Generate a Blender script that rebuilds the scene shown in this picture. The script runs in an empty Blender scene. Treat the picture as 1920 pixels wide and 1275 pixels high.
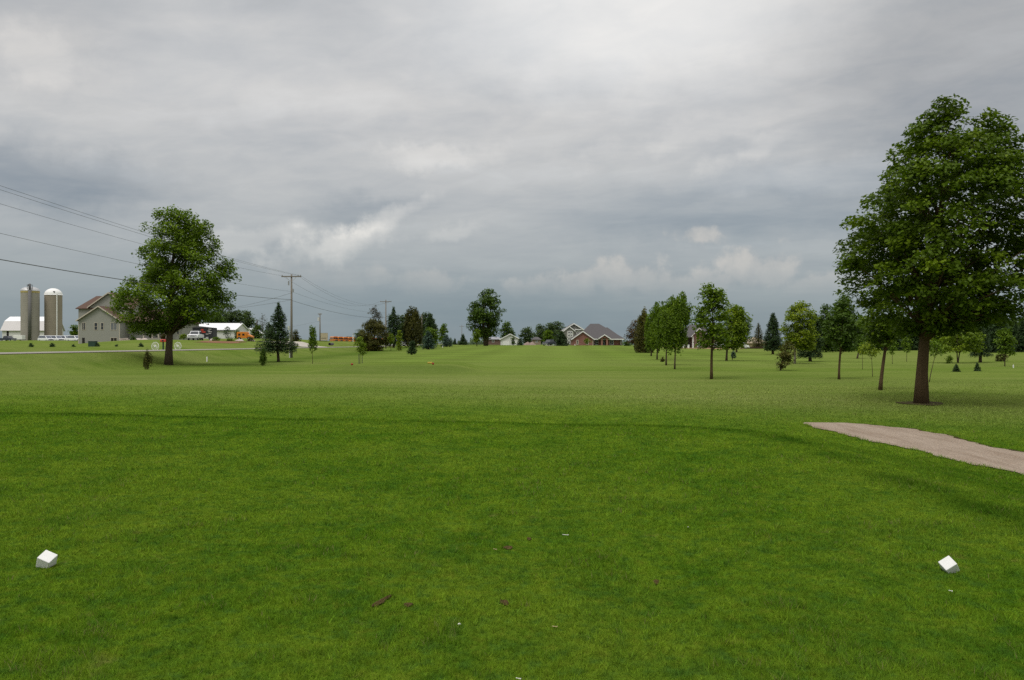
import bpy, math, random
import numpy as np
from mathutils import Vector, Matrix

# ------------------------------------------------------------------ camera, sky, sun, exposure
SC = bpy.context.scene
COL = SC.collection
F = 1536.0            # focal length in pixels of a 1920 wide picture
HORIZ = 640.0         # pixel row of eye level
EYE = 1.6
R = math.radians

cam_data = bpy.data.cameras.new("camera")
cam_data.sensor_width = 36.0
cam_data.lens = 36.0 * F / 1920.0
cam_data.clip_start = 0.05
cam_data.clip_end = 6000.0
cam = bpy.data.objects.new("camera", cam_data)
COL.objects.link(cam)
cam.location = (0, 0, EYE)
cam.rotation_euler = (R(90) + math.atan((HORIZ - 637.5) / F), 0, 0)
SC.camera = cam

SUN_EL, SUN_AZ = 58.0, 215.0      # azimuth clockwise from +Y (view direction); behind the camera, a little left
vs = SC.view_settings
vs.view_transform = 'Standard'
vs.look = 'None'
vs.exposure = 0.0
vs.gamma = 1.0
vs.use_curve_mapping = False
SC.cycles.use_denoising = False
SC.cycles.max_bounces = 6
SC.cycles.transparent_max_bounces = 8
SC.cycles.sample_clamp_indirect = 6.0


class NT:
    """small helper for writing shader node graphs"""
    def __init__(self, tree):
        self.t = tree
        tree.nodes.clear()

    def n(self, kind, **kw):
        nd = self.t.nodes.new(kind)
        for k, v in kw.items():
            setattr(nd, k, v)
        return nd

    def put(self, sock, v):
        if isinstance(v, bpy.types.NodeSocket):
            self.t.links.new(v, sock)
        elif v is not None:
            if hasattr(sock.default_value, '__len__') and not hasattr(v, '__len__'):
                v = [v] * len(sock.default_value)
            if hasattr(sock.default_value, '__len__') and len(sock.default_value) == 4 and len(v) == 3:
                v = list(v) + [1.0]
            sock.default_value = v

    def m(self, op, a, b=None, c=None, clamp=False):
        nd = self.n('ShaderNodeMath', operation=op, use_clamp=clamp)
        self.put(nd.inputs[0], a)
        if b is not None:
            self.put(nd.inputs[1], b)
        if c is not None:
            self.put(nd.inputs[2], c)
        return nd.outputs[0]

    def vm(self, op, a, b=None, scale=None):
        nd = self.n('ShaderNodeVectorMath', operation=op)
        self.put(nd.inputs[0], a)
        if b is not None:
            self.put(nd.inputs[1], b)
        if scale is not None:
            self.put(nd.inputs[3], scale)
        return nd.outputs['Value'] if op in ('LENGTH', 'DOT_PRODUCT', 'DISTANCE') else nd.outputs['Vector']

    def mix(self, fac, a, b, blend='MIX'):
        nd = self.n('ShaderNodeMix', data_type='RGBA', blend_type=blend, clamp_factor=True)
        self.put(nd.inputs[0], fac)
        self.put(nd.inputs[6], a)
        self.put(nd.inputs[7], b)
        return nd.outputs[2]

    def rng(self, v, a, b, c=0.0, d=1.0, smooth=False):
        nd = self.n('ShaderNodeMapRange', interpolation_type='SMOOTHSTEP' if smooth else 'LINEAR')
        self.put(nd.inputs[0], v)
        for i, q in enumerate((a, b, c, d)):
            self.put(nd.inputs[i + 1], q)
        return nd.outputs[0]

    def noise(self, vec, scale, detail=4, rough=0.55, dist=0.0, dims='3D'):
        nd = self.n('ShaderNodeTexNoise', noise_dimensions=dims)
        self.put(nd.inputs['Vector'], vec)
        nd.inputs['Scale'].default_value = scale
        nd.inputs['Detail'].default_value = detail
        nd.inputs['Roughness'].default_value = rough
        nd.inputs['Distortion'].default_value = dist
        return nd.outputs['Fac']

    def mapping(self, vec, loc=(0, 0, 0), rot=(0, 0, 0), scale=(1, 1, 1), kind='POINT'):
        nd = self.n('ShaderNodeMapping', vector_type=kind)
        self.put(nd.inputs[0], vec)
        nd.inputs[1].default_value = loc
        nd.inputs[2].default_value = rot
        nd.inputs[3].default_value = scale
        return nd.outputs[0]

    def xyz(self, x, y, z=0.0):
        nd = self.n('ShaderNodeCombineXYZ')
        for i, q in enumerate((x, y, z)):
            self.put(nd.inputs[i], q)
        return nd.outputs[0]

    def ramp(self, fac, stops, interp='LINEAR'):
        nd = self.n('ShaderNodeValToRGB')
        self.put(nd.inputs[0], fac)
        cr = nd.color_ramp
        cr.interpolation = interp
        while len(cr.elements) < len(stops):
            cr.elements.new(1.0)
        for e, (p, c) in zip(cr.elements, stops):
            e.position = p
            e.color = (*c, 1.0)
        return nd.outputs[0]


def build_world():
    w = bpy.data.worlds.new("World")
    SC.world = w
    w.use_nodes = True
    t = NT(w.node_tree)
    sky = t.n('ShaderNodeTexSky', sky_type='NISHITA', sun_disc=False)
    sky.sun_elevation = R(SUN_EL)
    sky.sun_rotation = R(SUN_AZ)
    g = t.n('ShaderNodeTexCoord').outputs['Generated']
    sep = t.n('ShaderNodeSeparateXYZ')
    t.put(sep.inputs[0], g)
    X, Y, Z = sep.outputs
    el = t.m('ARCSINE', Z)
    az = t.m('ARCTAN2', X, Y)
    # cloud layer seen in perspective
    k = t.m('DIVIDE', 1.0, t.m('ADD', t.m('MAXIMUM', Z, 0.0), 0.13))
    U, V = t.m('MULTIPLY', X, k), t.m('MULTIPLY', Y, k)
    plane = t.xyz(t.m('MULTIPLY', U, 0.8), t.m('MULTIPLY', V, 1.25), 3.7)
    n1 = t.noise(plane, 1.25, 7, 0.56, 0.35)
    n3 = t.noise(t.xyz(t.m('MULTIPLY', U, 0.9), t.m('ADD', V, t.m('MULTIPLY', U, 0.35)), 5.5), 5.2, 5, 0.55, 0.6)
    n2 = t.noise(t.xyz(t.m('MULTIPLY', U, 0.55), V, 9.1), 3.0, 6, 0.58, 0.4)
    ae = t.xyz(az, el, 0.0)
    wn = t.n('ShaderNodeTexNoise')
    t.put(wn.inputs['Vector'], ae)
    wn.inputs['Scale'].default_value = 16.0
    wn.inputs['Detail'].default_value = 6.0
    wn.inputs['Roughness'].default_value = 0.6
    warp = t.vm('SCALE', t.vm('SUBTRACT', wn.outputs['Color'], (0.5, 0.5, 0.5)), scale=0.055)
    aew = t.vm('ADD', ae, warp)
    e01 = t.rng(el, 0.0, 1.5708)
    d2 = lambda deg: deg / 90.0
    base = t.ramp(e01, [(0.0, (.232, .285, .322)), (d2(2.2), (.262, .314, .350)), (d2(5.0), (.345, .382, .412)),
                        (d2(9.0), (.455, .475, .498)), (d2(15.0), (.56, .565, .58)), (d2(22.0), (.60, .60, .61)),
                        (d2(33.0), (.80, .80, .81)), (d2(60.0), (1.4, 1.4, 1.41)), (d2(90.0), (1.6, 1.6, 1.6))])
    amp = t.rng(el, 0.02, 0.2, 0.12, 0.62)
    f = t.m('ADD', t.m('MULTIPLY', t.m('SUBTRACT', n1, 0.5), 1.0), t.m('ADD', t.m('MULTIPLY', t.m('SUBTRACT', n2, 0.5), 0.40), t.m('MULTIPLY', t.m('SUBTRACT', n3, 0.5), 0.42)))
    f = t.m('MULTIPLY', f, amp)
    lum = t.m('ADD', 1.0, f)
    col = t.vm('SCALE', base, scale=lum)
    # darker parts of the layer are a little bluer
    col = t.mix(t.rng(f, -0.16, 0.05, 0.55, 0.0), col, t.vm('MULTIPLY', col, (0.93, 1.0, 1.09)))

    def dirpos(px, py):
        return (math.atan((px - 960) / F), math.atan((HORIZ - py) / math.hypot(F, px - 960)), 0.0)

    def blob(vec, px, py, rx, ry, rot=0.0):
        v = t.mapping(vec, dirpos(px, py), (0, 0, R(rot)), (rx / F, ry / F, 1.0), 'TEXTURE')
        return t.m('SUBTRACT', 1.0, t.vm('LENGTH', v))

    def soft(px, py, rx, ry, gain, tint=(1, 1, 1), rot=0.0, vec=None):
        nonlocal col
        b = t.rng(blob(vec or aew, px, py, rx, ry, rot), 0.0, 0.8, 0.0, 1.0, True)
        col = t.vm('ADD', col, t.vm('SCALE', tint, scale=t.m('MULTIPLY', b, gain)))

    soft(1150, 40, 560, 190, 0.20)
    soft(520, 150, 420, 150, 0.03)
    soft(30, 30, 260, 160, -0.05)
    soft(1840, 120, 420, 330, -0.20, (1.0, .95, .9))
    soft(1340, 392, 470, 95, -0.09, (1.1, .95, .8))
    soft(60, 330, 340, 80, -0.16, (1.08, .98, .85))
    soft(560, 235, 330, 50, -0.05, (1.1, 1, .85))
    soft(690, 392, 190, 40, -0.09, (1.1, .98, .85), 8)
    soft(1560, 330, 330, 40, 0.06)
    soft(860, 560, 500, 60, -0.03, (1.2, 1, .8))
    soft(1100, 606, 520, 44, -0.025, (1.2, 1, .75))
    # gaps in the layer where brighter cloud shows
    for (px, py, rx, ry, gain, rot) in ((620, 455, 150, 42, 0.19, 18), (722, 402, 130, 28, 0.16, 24), (470, 440, 210, 34, 0.10, 5), (845, 432, 110, 24, .07, 6),
                                        (820, 290, 170, 30, .10, 0), (1420, 282, 120, 28, .08, 18), (1300, 250, 260, 40, .06, 8), (60, 90, 150, 60, .10, 0)):
        b = t.rng(t.m('ADD', blob(aew, px, py, rx, ry, rot), t.m('MULTIPLY', t.m('SUBTRACT', wn.outputs['Fac'], .5), 1.9)), 0.02, 0.85, 0.0, 1.0, True)
        col = t.vm('ADD', col, t.vm('SCALE', (1.12, 1.0, .86), scale=t.m('MULTIPLY', b, gain)))
    # cumulus bank low over the far side of the course
    puff = t.noise(ae, 26.0, 7, 0.58, 0.1)
    q = None
    for (px, py, rx, ry) in ((1405, 510, 80, 52), (1450, 506, 60, 44), (1345, 530, 80, 34), (1150, 520, 95, 52), (1210, 520, 70, 42),
                             (1090, 530, 70, 34), (1262, 540, 90, 34), (1310, 438, 66, 24), (1560, 540, 100, 40), (1010, 538, 100, 30), (560, 515, 70, 40), (650, 520, 100, 36), (780, 528, 130, 30)):
        b = blob(ae, px, py, rx, ry)
        q = b if q is None else t.m('MAXIMUM', q, b)
    q = t.m('ADD', q, t.m('MULTIPLY', t.m('SUBTRACT', puff, 0.5), 2.3))
    mask = t.rng(q, 0.05, 0.62, 0.0, 1.0, True)
    fade = t.rng(el, (640 - 570) / F, (640 - 480) / F, 0.0, 1.0, True)
    leftdim = t.rng(az, -0.2, 0.0, 0.3, 1.0)
    mask = t.m('MULTIPLY', mask, t.m('MULTIPLY', t.m('MULTIPLY', fade, leftdim), 1.0))
    ccol = t.mix(t.rng(puff, 0.35, 0.65), (.40, .42, .44), (.53, .525, .52))
    col = t.mix(mask, col, ccol)
    col = t.vm('MULTIPLY', col, (1.05, 1.035, .995))
    b1 = t.n('ShaderNodeBackground')
    t.put(b1.inputs[0], col)
    b1.inputs[1].default_value = 1.0
    b2 = t.n('ShaderNodeBackground')
    t.put(b2.inputs[0], sky.outputs[0])
    b2.inputs[1].default_value = 0.1
    mx = t.n('ShaderNodeMixShader')
    mx.inputs[0].default_value = 0.06
    t.put(mx.inputs[1], b1.outputs[0])
    t.put(mx.inputs[2], b2.outputs[0])
    out = t.n('ShaderNodeOutputWorld')
    t.put(out.inputs[0], mx.outputs[0])


build_world()
sun_data = bpy.data.lights.new("sun", 'SUN')
sun_data.energy = 1.3
sun_data.angle = R(18)
sun_data.color = (1.0, 0.965, 0.90)
sun = bpy.data.objects.new("sun", sun_data)
COL.objects.link(sun)
sv = Vector((math.sin(R(SUN_AZ)) * math.cos(R(SUN_EL)), math.cos(R(SUN_AZ)) * math.cos(R(SUN_EL)), math.sin(R(SUN_EL))))
sun.rotation_euler = sv.to_track_quat('Z', 'Y').to_euler()
sun.location = (0, 0, 60)


# ------------------------------------------------------------------ ground shape
def S(a, b, t):
    u = np.clip((np.asarray(t, float) - a) / (b - a), 0, 1)
    return u * u * (3 - 2 * u)


def zroad(y):
    y = np.asarray(y, float)
    return np.maximum(0.93 - 0.0032 * y, 0.22) - 2.6 * S(420, 700, y) - 0.006 * np.maximum(y - 700, 0)


LEFT = [(0, 651, 80), (60, 651, 88), (180, 650, 98), (290, 649.5, 104), (400, 648, 118), (0, 643, 200), (-60, 644, 150), (60, 641, 262), (130, 637.5, 262),
        (20, 642, 300), (90, 639, 300), (-60, 641, 330), (90, 637, 345), (150, 648, 178), (185, 648, 178), (222, 645, 178), (246, 640, 176), (270, 637.5, 174),
        (300, 637, 170), (340, 637, 166), (370, 638, 164), (420, 639.5, 168), (450, 640, 172), (480, 641.5, 176), (520, 640, 188),
        (560, 640, 195), (585, 642, 220), (610, 642, 300), (640, 645, 330), (665, 646, 330), (400, 635, 250), (450, 635, 250),
        (185, 650.3, 120), (185, 649, 150), (120, 650, 130), (50, 649, 150), (235, 648, 140), (300, 645.5, 130), (390, 645, 140), (300, 641, 152), (120, 645, 200), (500, 645.5, 130), (600, 646.5, 172), (620, 641.5, 440), (670, 643.5, 440), (722, 645, 440), (300, 634, 300), (180, 640, 205), (220, 636, 215)]
LEFT_XYZ = np.array([((px - 960) / F * d, d, EYE + (HORIZ - py) / F * d) for px, py, d in LEFT])


def left_lawn(x, y):
    num = np.zeros_like(x)
    den = np.zeros_like(x)
    for (cx, cy, cz) in LEFT_XYZ:
        w = 1.0 / ((x - cx) ** 2 + (y - cy) ** 2 * 0.45 + 6.0) ** 2.4
        num += w * cz
        den += w
    return num / den - 5.0 * S(470, 760, y) - 0.006 * np.maximum(y - 760, 0)


def tee_sd(x, y):
    a = x - 4.45 + 1.6
    b = (y - 15.9 + 0.2 * x) / 1.02 + 1.6
    c = -15.0 - x + 1.6
    a = np.maximum(a, c)
    return np.hypot(np.maximum(a, 0), np.maximum(b, 0)) + np.minimum(np.maximum(a, b), 0) - 1.6


def H(x, y):
    x = np.asarray(x, float)
    y = np.asarray(y, float)
    x, y = np.broadcast_arrays(x, y)
    f = -0.5 + 0.8 * S(100, 280, y) * (1 - S(30, 78, x)) - 3.0 * S(300, 600, y) - 0.006 * np.maximum(y - 600, 0)
    und = 0.05 * np.sin(x * 0.16 + 1.0) * np.sin(y * 0.11 + x * 0.03) + 0.03 * np.sin(x * 0.41 + y * 0.27)
    f = f + und * S(20, 40, y) * (1 - 0.7 * S(150, 250, y))
    # low forward tee
    m = S(-14.5, -11.0, x) * (1 - S(-4.6, -1.4, x)) * S(52.6, 56.2, y) * (1 - S(65, 70, y))
    f = f + 0.44 * m
    sd = tee_sd(x, y)
    micro = 0.012 * np.sin(x * 1.7 + y * 0.6) * np.sin(y * 1.3 - x * 0.4) + 0.006 * np.sin(x * 3.9 + 2) * np.sin(y * 4.3)
    h = f * S(-0.05, 3.2, sd) + micro * (1 - S(25, 40, y))
    # bank up to the road, road bed, lawns across the road
    zr = zroad(y) - 0.05
    t = S(29.3, 34.3, -x)
    h = h * (1 - t) + zr * t
    far = x < -41.0
    if np.any(far):
        h = np.array(h)
        ll = left_lawn(x[far], y[far])
        t2 = S(41.2, 47.5, -x[far])
        h[far] = zr[far] * (1 - t2) + ll * t2
    return h


def H1(x, y):
    return float(H(np.array([float(x)]), np.array([float(y)]))[0])


def at(px, d):
    """ground point below a pixel column at depth d"""
    x = (px - 960) / F * d
    return Vector((x, d, H1(x, d)))


def pz(py, d):
    return EYE + (HORIZ - py) / F * d


def ray(px, py, lo=3.0, hi=300.0):
    """ground point seen at a pixel"""
    ds = np.geomspace(lo, hi, 4000)
    g = H((px - 960) / F * ds, ds) - (EYE + (HORIZ - py) / F * ds)
    i = int(np.argmax(g >= 0))
    return at(px, float(ds[i]))


# ------------------------------------------------------------------ object helpers
def tag(o, label=None, cat=None, group=None, kind=None):
    if label:
        o['label'] = label
    if cat:
        o['category'] = cat
    if group:
        o['group'] = group
    if kind:
        o['kind'] = kind
    return o


def thing(name, label, cat, loc=(0, 0, 0), rz=0.0, group=None):
    o = bpy.data.objects.new(name, None)
    o.empty_display_size = 0.3
    COL.objects.link(o)
    o.location = loc
    o.rotation_euler = (0, 0, rz)
    return tag(o, label, cat, group)


def copy_tree(o, parent=None):
    c = o.copy()
    COL.objects.link(c)
    c.parent = parent
    for ch in list(o.children):
        copy_tree(ch, c)
    return c


def np_mesh(name, verts, faces, mats, attrs=None, smooth=False, mat_idx=None):
    """faces: (n,k) int array or list of such"""
    me = bpy.data.meshes.new(name)
    verts = np.asarray(verts, np.float32)
    me.vertices.add(len(verts))
    me.vertices.foreach_set('co', verts.ravel())
    fl = faces if isinstance(faces, list) else [faces]
    loops = np.concatenate([f.ravel() for f in fl]).astype(np.int32)
    lens = np.concatenate([np.full(len(f), f.shape[1], np.int32) for f in fl])
    starts = np.concatenate([[0], np.cumsum(lens)[:-1]]).astype(np.int32)
    me.loops.add(len(loops))
    me.polygons.add(len(lens))
    me.loops.foreach_set('vertex_index', loops)
    me.polygons.foreach_set('loop_start', starts)
    for m in (mats if isinstance(mats, (list, tuple)) else [mats]):
        me.materials.append(m)
    me.update(calc_edges=True)
    if smooth:
        me.polygons.foreach_set('use_smooth', np.ones(len(lens), bool))
    for k, v in (attrs or {}).items():
        dom = 'FACE' if len(v) == len(lens) and len(v) != len(verts) else 'POINT'
        if v.ndim == 1:
            a = me.attributes.new(k, 'FLOAT', dom)
            a.data.foreach_set('value', v.astype(np.float32))
        else:
            a = me.attributes.new(k, 'FLOAT_VECTOR', dom)
            a.data.foreach_set('vector', v.astype(np.float32).ravel())
    return me


def link(name, me, parent=None, loc=None):
    o = bpy.data.objects.new(name, me)
    COL.objects.link(o)
    if parent:
        o.parent = parent
    if loc is not None:
        o.location = loc
    return o


class MB:
    """collects shapes; build() links them as one mesh object"""
    def __init__(self):
        self.v = []
        self.f = []

    def add(self, vs, fs):
        b = len(self.v)
        self.v += [tuple(p) for p in vs]
        self.f += [tuple(i + b for i in q) for q in fs]
        return self

    def box(self, x0, x1, y0, y1, z0, z1):
        vs = [(x, y, z) for z in (z0, z1) for y in (y0, y1) for x in (x0, x1)]
        return self.add(vs, [(0, 2, 3, 1), (4, 5, 7, 6), (0, 1, 5, 4), (2, 6, 7, 3), (0, 4, 6, 2), (1, 3, 7, 5)])

    def hexa(self, a, b):
        """two quads (lists of 4 points, same order) joined into a solid"""
        return self.add(list(a) + list(b), [(3, 2, 1, 0), (4, 5, 6, 7), (0, 1, 5, 4), (1, 2, 6, 5), (2, 3, 7, 6), (3, 0, 4, 7)])

    def prism(self, poly, a, b, axis='y'):
        """polygon (u,w) extruded from a to b along an axis; u,w are the two other axes"""
        def p(u, w, s):
            return {'y': (u, s, w), 'x': (s, u, w), 'z': (u, w, s)}[axis]
        n = len(poly)
        vs = [p(u, w, a) for u, w in poly] + [p(u, w, b) for u, w in poly]
        fs = [tuple(range(n)), tuple(range(2 * n - 1, n - 1, -1))]
        fs += [(i, i + n, (i + 1) % n + n, (i + 1) % n) for i in range(n)]
        return self.add(vs, fs)

    def tube(self, pts, rads, sides=8, cap=True):
        pts = [Vector(p) for p in pts]
        if not hasattr(rads, '__len__'):
            rads = [rads] * len(pts)
        b = len(self.v)
        up = None
        for i, p in enumerate(pts):
            d = (pts[min(i + 1, len(pts) - 1)] - pts[max(i - 1, 0)]).normalized()
            if up is None:
                up = Vector((0, 0, 1)) if abs(d.z) < 0.9 else Vector((1, 0, 0))
            s = d.cross(up)
            if s.length < 1e-6:
                s = d.orthogonal()
            s.normalize()
            up = s.cross(d).normalized()
            for k in range(sides):
                a = 2 * math.pi * k / sides
                self.v.append(tuple(p + (s * math.cos(a) + up * math.sin(a)) * rads[i]))
        for i in range(len(pts) - 1):
            for k in range(sides):
                k2 = (k + 1) % sides
                self.f.append((b + i * sides + k, b + i * sides + k2, b + (i + 1) * sides + k2, b + (i + 1) * sides + k))
        if cap:
            self.f.append(tuple(b + k for k in range(sides - 1, -1, -1)))
            self.f.append(tuple(b + (len(pts) - 1) * sides + k for k in range(sides)))
        return self

    def cyl(self, c, r, h, sides=16, axis='z'):
        c = Vector(c)
        d = {'z': Vector((0, 0, 1)), 'x': Vector((1, 0, 0)), 'y': Vector((0, 1, 0))}[axis]
        return self.tube([c, c + d * h], r, sides)

    def lathe(self, c, prof, sides=24):
        b = len(self.v)
        for (r, z) in prof:
            for k in range(sides):
                a = 2 * math.pi * k / sides
                self.v.append((c[0] + r * math.cos(a), c[1] + r * math.sin(a), c[2] + z))
        for i in range(len(prof) - 1):
            for k in range(sides):
                k2 = (k + 1) % sides
                self.f.append((b + i * sides + k, b + i * sides + k2, b + (i + 1) * sides + k2, b + (i + 1) * sides + k))
        return self

    def build(self, name, m, parent=None, smooth=False, bevel=0.0, loc=None):
        me = bpy.data.meshes.new(name)
        me.from_pydata(self.v, [], self.f)
        me.materials.append(m)
        if smooth:
            me.polygons.foreach_set('use_smooth', np.ones(len(me.polygons), bool))
        me.update()
        o = link(name, me, parent, loc)
        if bevel:
            bv = o.modifiers.new('bevel', 'BEVEL')
            bv.width = bevel
            bv.segments = 2
            bv.limit_method = 'ANGLE'
        return o


# ------------------------------------------------------------------ materials
MATS = {}


def mat(key, col, rough=0.75, spec=0.25, var=0.12, vscale=3.0, bump=0.0, metal=0.0, wave=None, stretch=(1, 1, 1)):
    """painted / stone / metal surface with its own unevenness; wave = (axis, period, depth) for siding or staves"""
    if key in MATS:
        return MATS[key]
    m = bpy.data.materials.new(key)
    m.use_nodes = True
    t = NT(m.node_tree)
    p = t.n('ShaderNodeBsdfPrincipled')
    oc = t.n('ShaderNodeTexCoord').outputs['Object']
    vec = t.mapping(oc, scale=stretch)
    n = t.noise(vec, vscale, 5, 0.6)
    n2 = t.noise(vec, vscale * 7.3, 3, 0.6)
    fac = t.m('ADD', t.m('MULTIPLY', n, 0.65), t.m('MULTIPLY', n2, 0.35))
    c = t.mix(t.rng(fac, 0.25, 0.75), [q * (1 - var) for q in col], [min(1, q * (1 + var)) for q in col])
    height = n2
    if wave:
        sp = t.n('ShaderNodeSeparateXYZ')
        t.put(sp.inputs[0], oc)
        fr = t.m('FRACT', t.m('DIVIDE', sp.outputs['XYZ'.index(wave[0])], wave[1]))
        line = t.rng(fr, 0.0, 0.14, 1.0, 0.0)
        c = t.mix(t.m('MULTIPLY', line, wave[2]), c, [q * 0.35 for q in col])
        height = t.m('ADD', fr, t.m('MULTIPLY', n2, 0.2))
    t.put(p.inputs['Base Color'], c)
    p.inputs['Roughness'].default_value = rough
    p.inputs['Specular IOR Level'].default_value = spec
    p.inputs['Metallic'].default_value = metal
    if bump:
        b = t.n('ShaderNodeBump')
        b.inputs['Strength'].default_value = bump
        b.inputs['Distance'].default_value = 0.03
        t.put(b.inputs['Height'], height)
        t.put(p.inputs['Normal'], b.outputs[0])
    out = t.n('ShaderNodeOutputMaterial')
    t.put(out.inputs[0], p.outputs[0])
    MATS[key] = m
    return m


def glass(key='window_glass', col=(0.03, 0.035, 0.04)):
    return mat(key, col, rough=0.08, spec=0.6, var=0.15, vscale=0.6)


def brick_mat(key, col):
    if key in MATS:
        return MATS[key]
    m = bpy.data.materials.new(key)
    m.use_nodes = True
    t = NT(m.node_tree)
    p = t.n('ShaderNodeBsdfPrincipled')
    oc = t.n('ShaderNodeTexCoord').outputs['Object']
    sp = t.n('ShaderNodeSeparateXYZ')
    t.put(sp.inputs[0], oc)
    v = t.xyz(t.m('ADD', sp.outputs[0], sp.outputs[1]), sp.outputs[2], 0)
    b = t.n('ShaderNodeTexBrick')
    t.put(b.inputs['Vector'], v)
    b.inputs['Scale'].default_value = 1.0
    b.inputs['Brick Width'].default_value = 0.22
    b.inputs['Row Height'].default_value = 0.075
    b.inputs['Mortar Size'].default_value = 0.008
    b.inputs['Color1'].default_value = (*[q * 0.8 for q in col], 1)
    b.inputs['Color2'].default_value = (*[q * 1.25 for q in col], 1)
    b.inputs['Mortar'].default_value = (.3, .27, .24, 1)
    n = t.noise(oc, 0.9, 4)
    t.put(p.inputs['Base Color'], t.mix(t.rng(n, .3, .7, 0, .35), b.outputs['Color'], [q * 0.7 for q in col]))
    p.inputs['Roughness'].default_value = 0.85
    out = t.n('ShaderNodeOutputMaterial')
    t.put(out.inputs[0], p.outputs[0])
    MATS[key] = m
    return m


def leaf_mat(key, col, trans=0.32, warm=0.25, rough=0.5):
    """leaves: every leaf and every spray has its own tone (face attribute tint)"""
    if key in MATS:
        return MATS[key]
    m = bpy.data.materials.new(key)
    m.use_nodes = True
    t = NT(m.node_tree)
    at_ = t.n('ShaderNodeAttribute', attribute_name='tint').outputs['Fac']
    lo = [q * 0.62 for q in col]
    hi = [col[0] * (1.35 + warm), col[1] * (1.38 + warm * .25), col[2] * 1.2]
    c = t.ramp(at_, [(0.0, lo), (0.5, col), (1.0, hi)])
    p = t.n('ShaderNodeBsdfPrincipled')
    t.put(p.inputs['Base Color'], c)
    p.inputs['Roughness'].default_value = rough
    p.inputs['Specular IOR Level'].default_value = 0.12
    tr = t.n('ShaderNodeBsdfTranslucent')
    t.put(tr.inputs[0], t.vm('MULTIPLY', c, (1.15, 1.25, 0.6)))
    mx = t.n('ShaderNodeMixShader')
    mx.inputs[0].default_value = trans
    t.put(mx.inputs[1], p.outputs[0])
    t.put(mx.inputs[2], tr.outputs[0])
    out = t.n('ShaderNodeOutputMaterial')
    t.put(out.inputs[0], mx.outputs[0])
    MATS[key] = m
    return m


BARK = mat('bark', (.085, .062, .042), rough=.95, spec=.1, var=.4, vscale=5, bump=.8, stretch=(2.5, 2.5, .5))
BARK_WARM = mat('bark_warm', (.10, .066, .036), rough=.95, spec=.1, var=.35, vscale=4, bump=.8, stretch=(3, 3, .5))
BARK_PALE = mat('bark_pale', (.26, .23, .19), rough=.9, spec=.1, var=.3, vscale=6, bump=.5, stretch=(2, 2, .6))


# turf colours are worked out in one place and used by the ground sheet and by the blades
def turf_zone(x, y):
    """per point: lush (mown tee), dry (thin yellowish rough)"""
    sd = tee_sd(x, y)
    lush = 1 - S(3.0, 21.0, sd)
    band = np.exp(-((sd - 0.05) / 0.28) ** 2) * (0.65 + 0.5 * np.sin(x * 1.9 + y * 2.3) * np.sin(x * .7 - y * 1.1))
    front = S(4.0, 17.0, sd)
    dry = front * (0.30 + 0.55 * np.exp(-(((x - 4.5) / 7.5) ** 2 + ((y - 24) / 9.0) ** 2)) + 0.25 * np.exp(-(((x + 5) / 9) ** 2 + ((y - 48) / 5.0) ** 2)))
    # longer darker grass: tee edge, round the forward tee, in the swale before the road
    fwd = S(-14.5, -11.0, x) * (1 - S(-4.6, -1.4, x)) * S(51.6, 53.4, y) * (1 - S(55.6, 57.0, y))
    swale = np.exp(-((x + 25.5) / 4.0) ** 2) * S(60, 75, y) * 0.45
    long = np.clip(band * .7 + fwd * 0.32 + swale + 0.5 * S(60, 90, y) * S(-33, -29, -np.abs(x + 31) - 0) * 0, 0, 1)
    long = long + 0.32 * S(0.4, 1.4, sd) * (1 - S(2.6, 3.8, sd)) * S(3.5, 5.0, x) * (1 - S(15, 19, y))  # right bank: its shade is painted into the turf, blades longer too
    return lush, np.clip(dry, 0, 1), np.clip(long, 0, 1)


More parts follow.
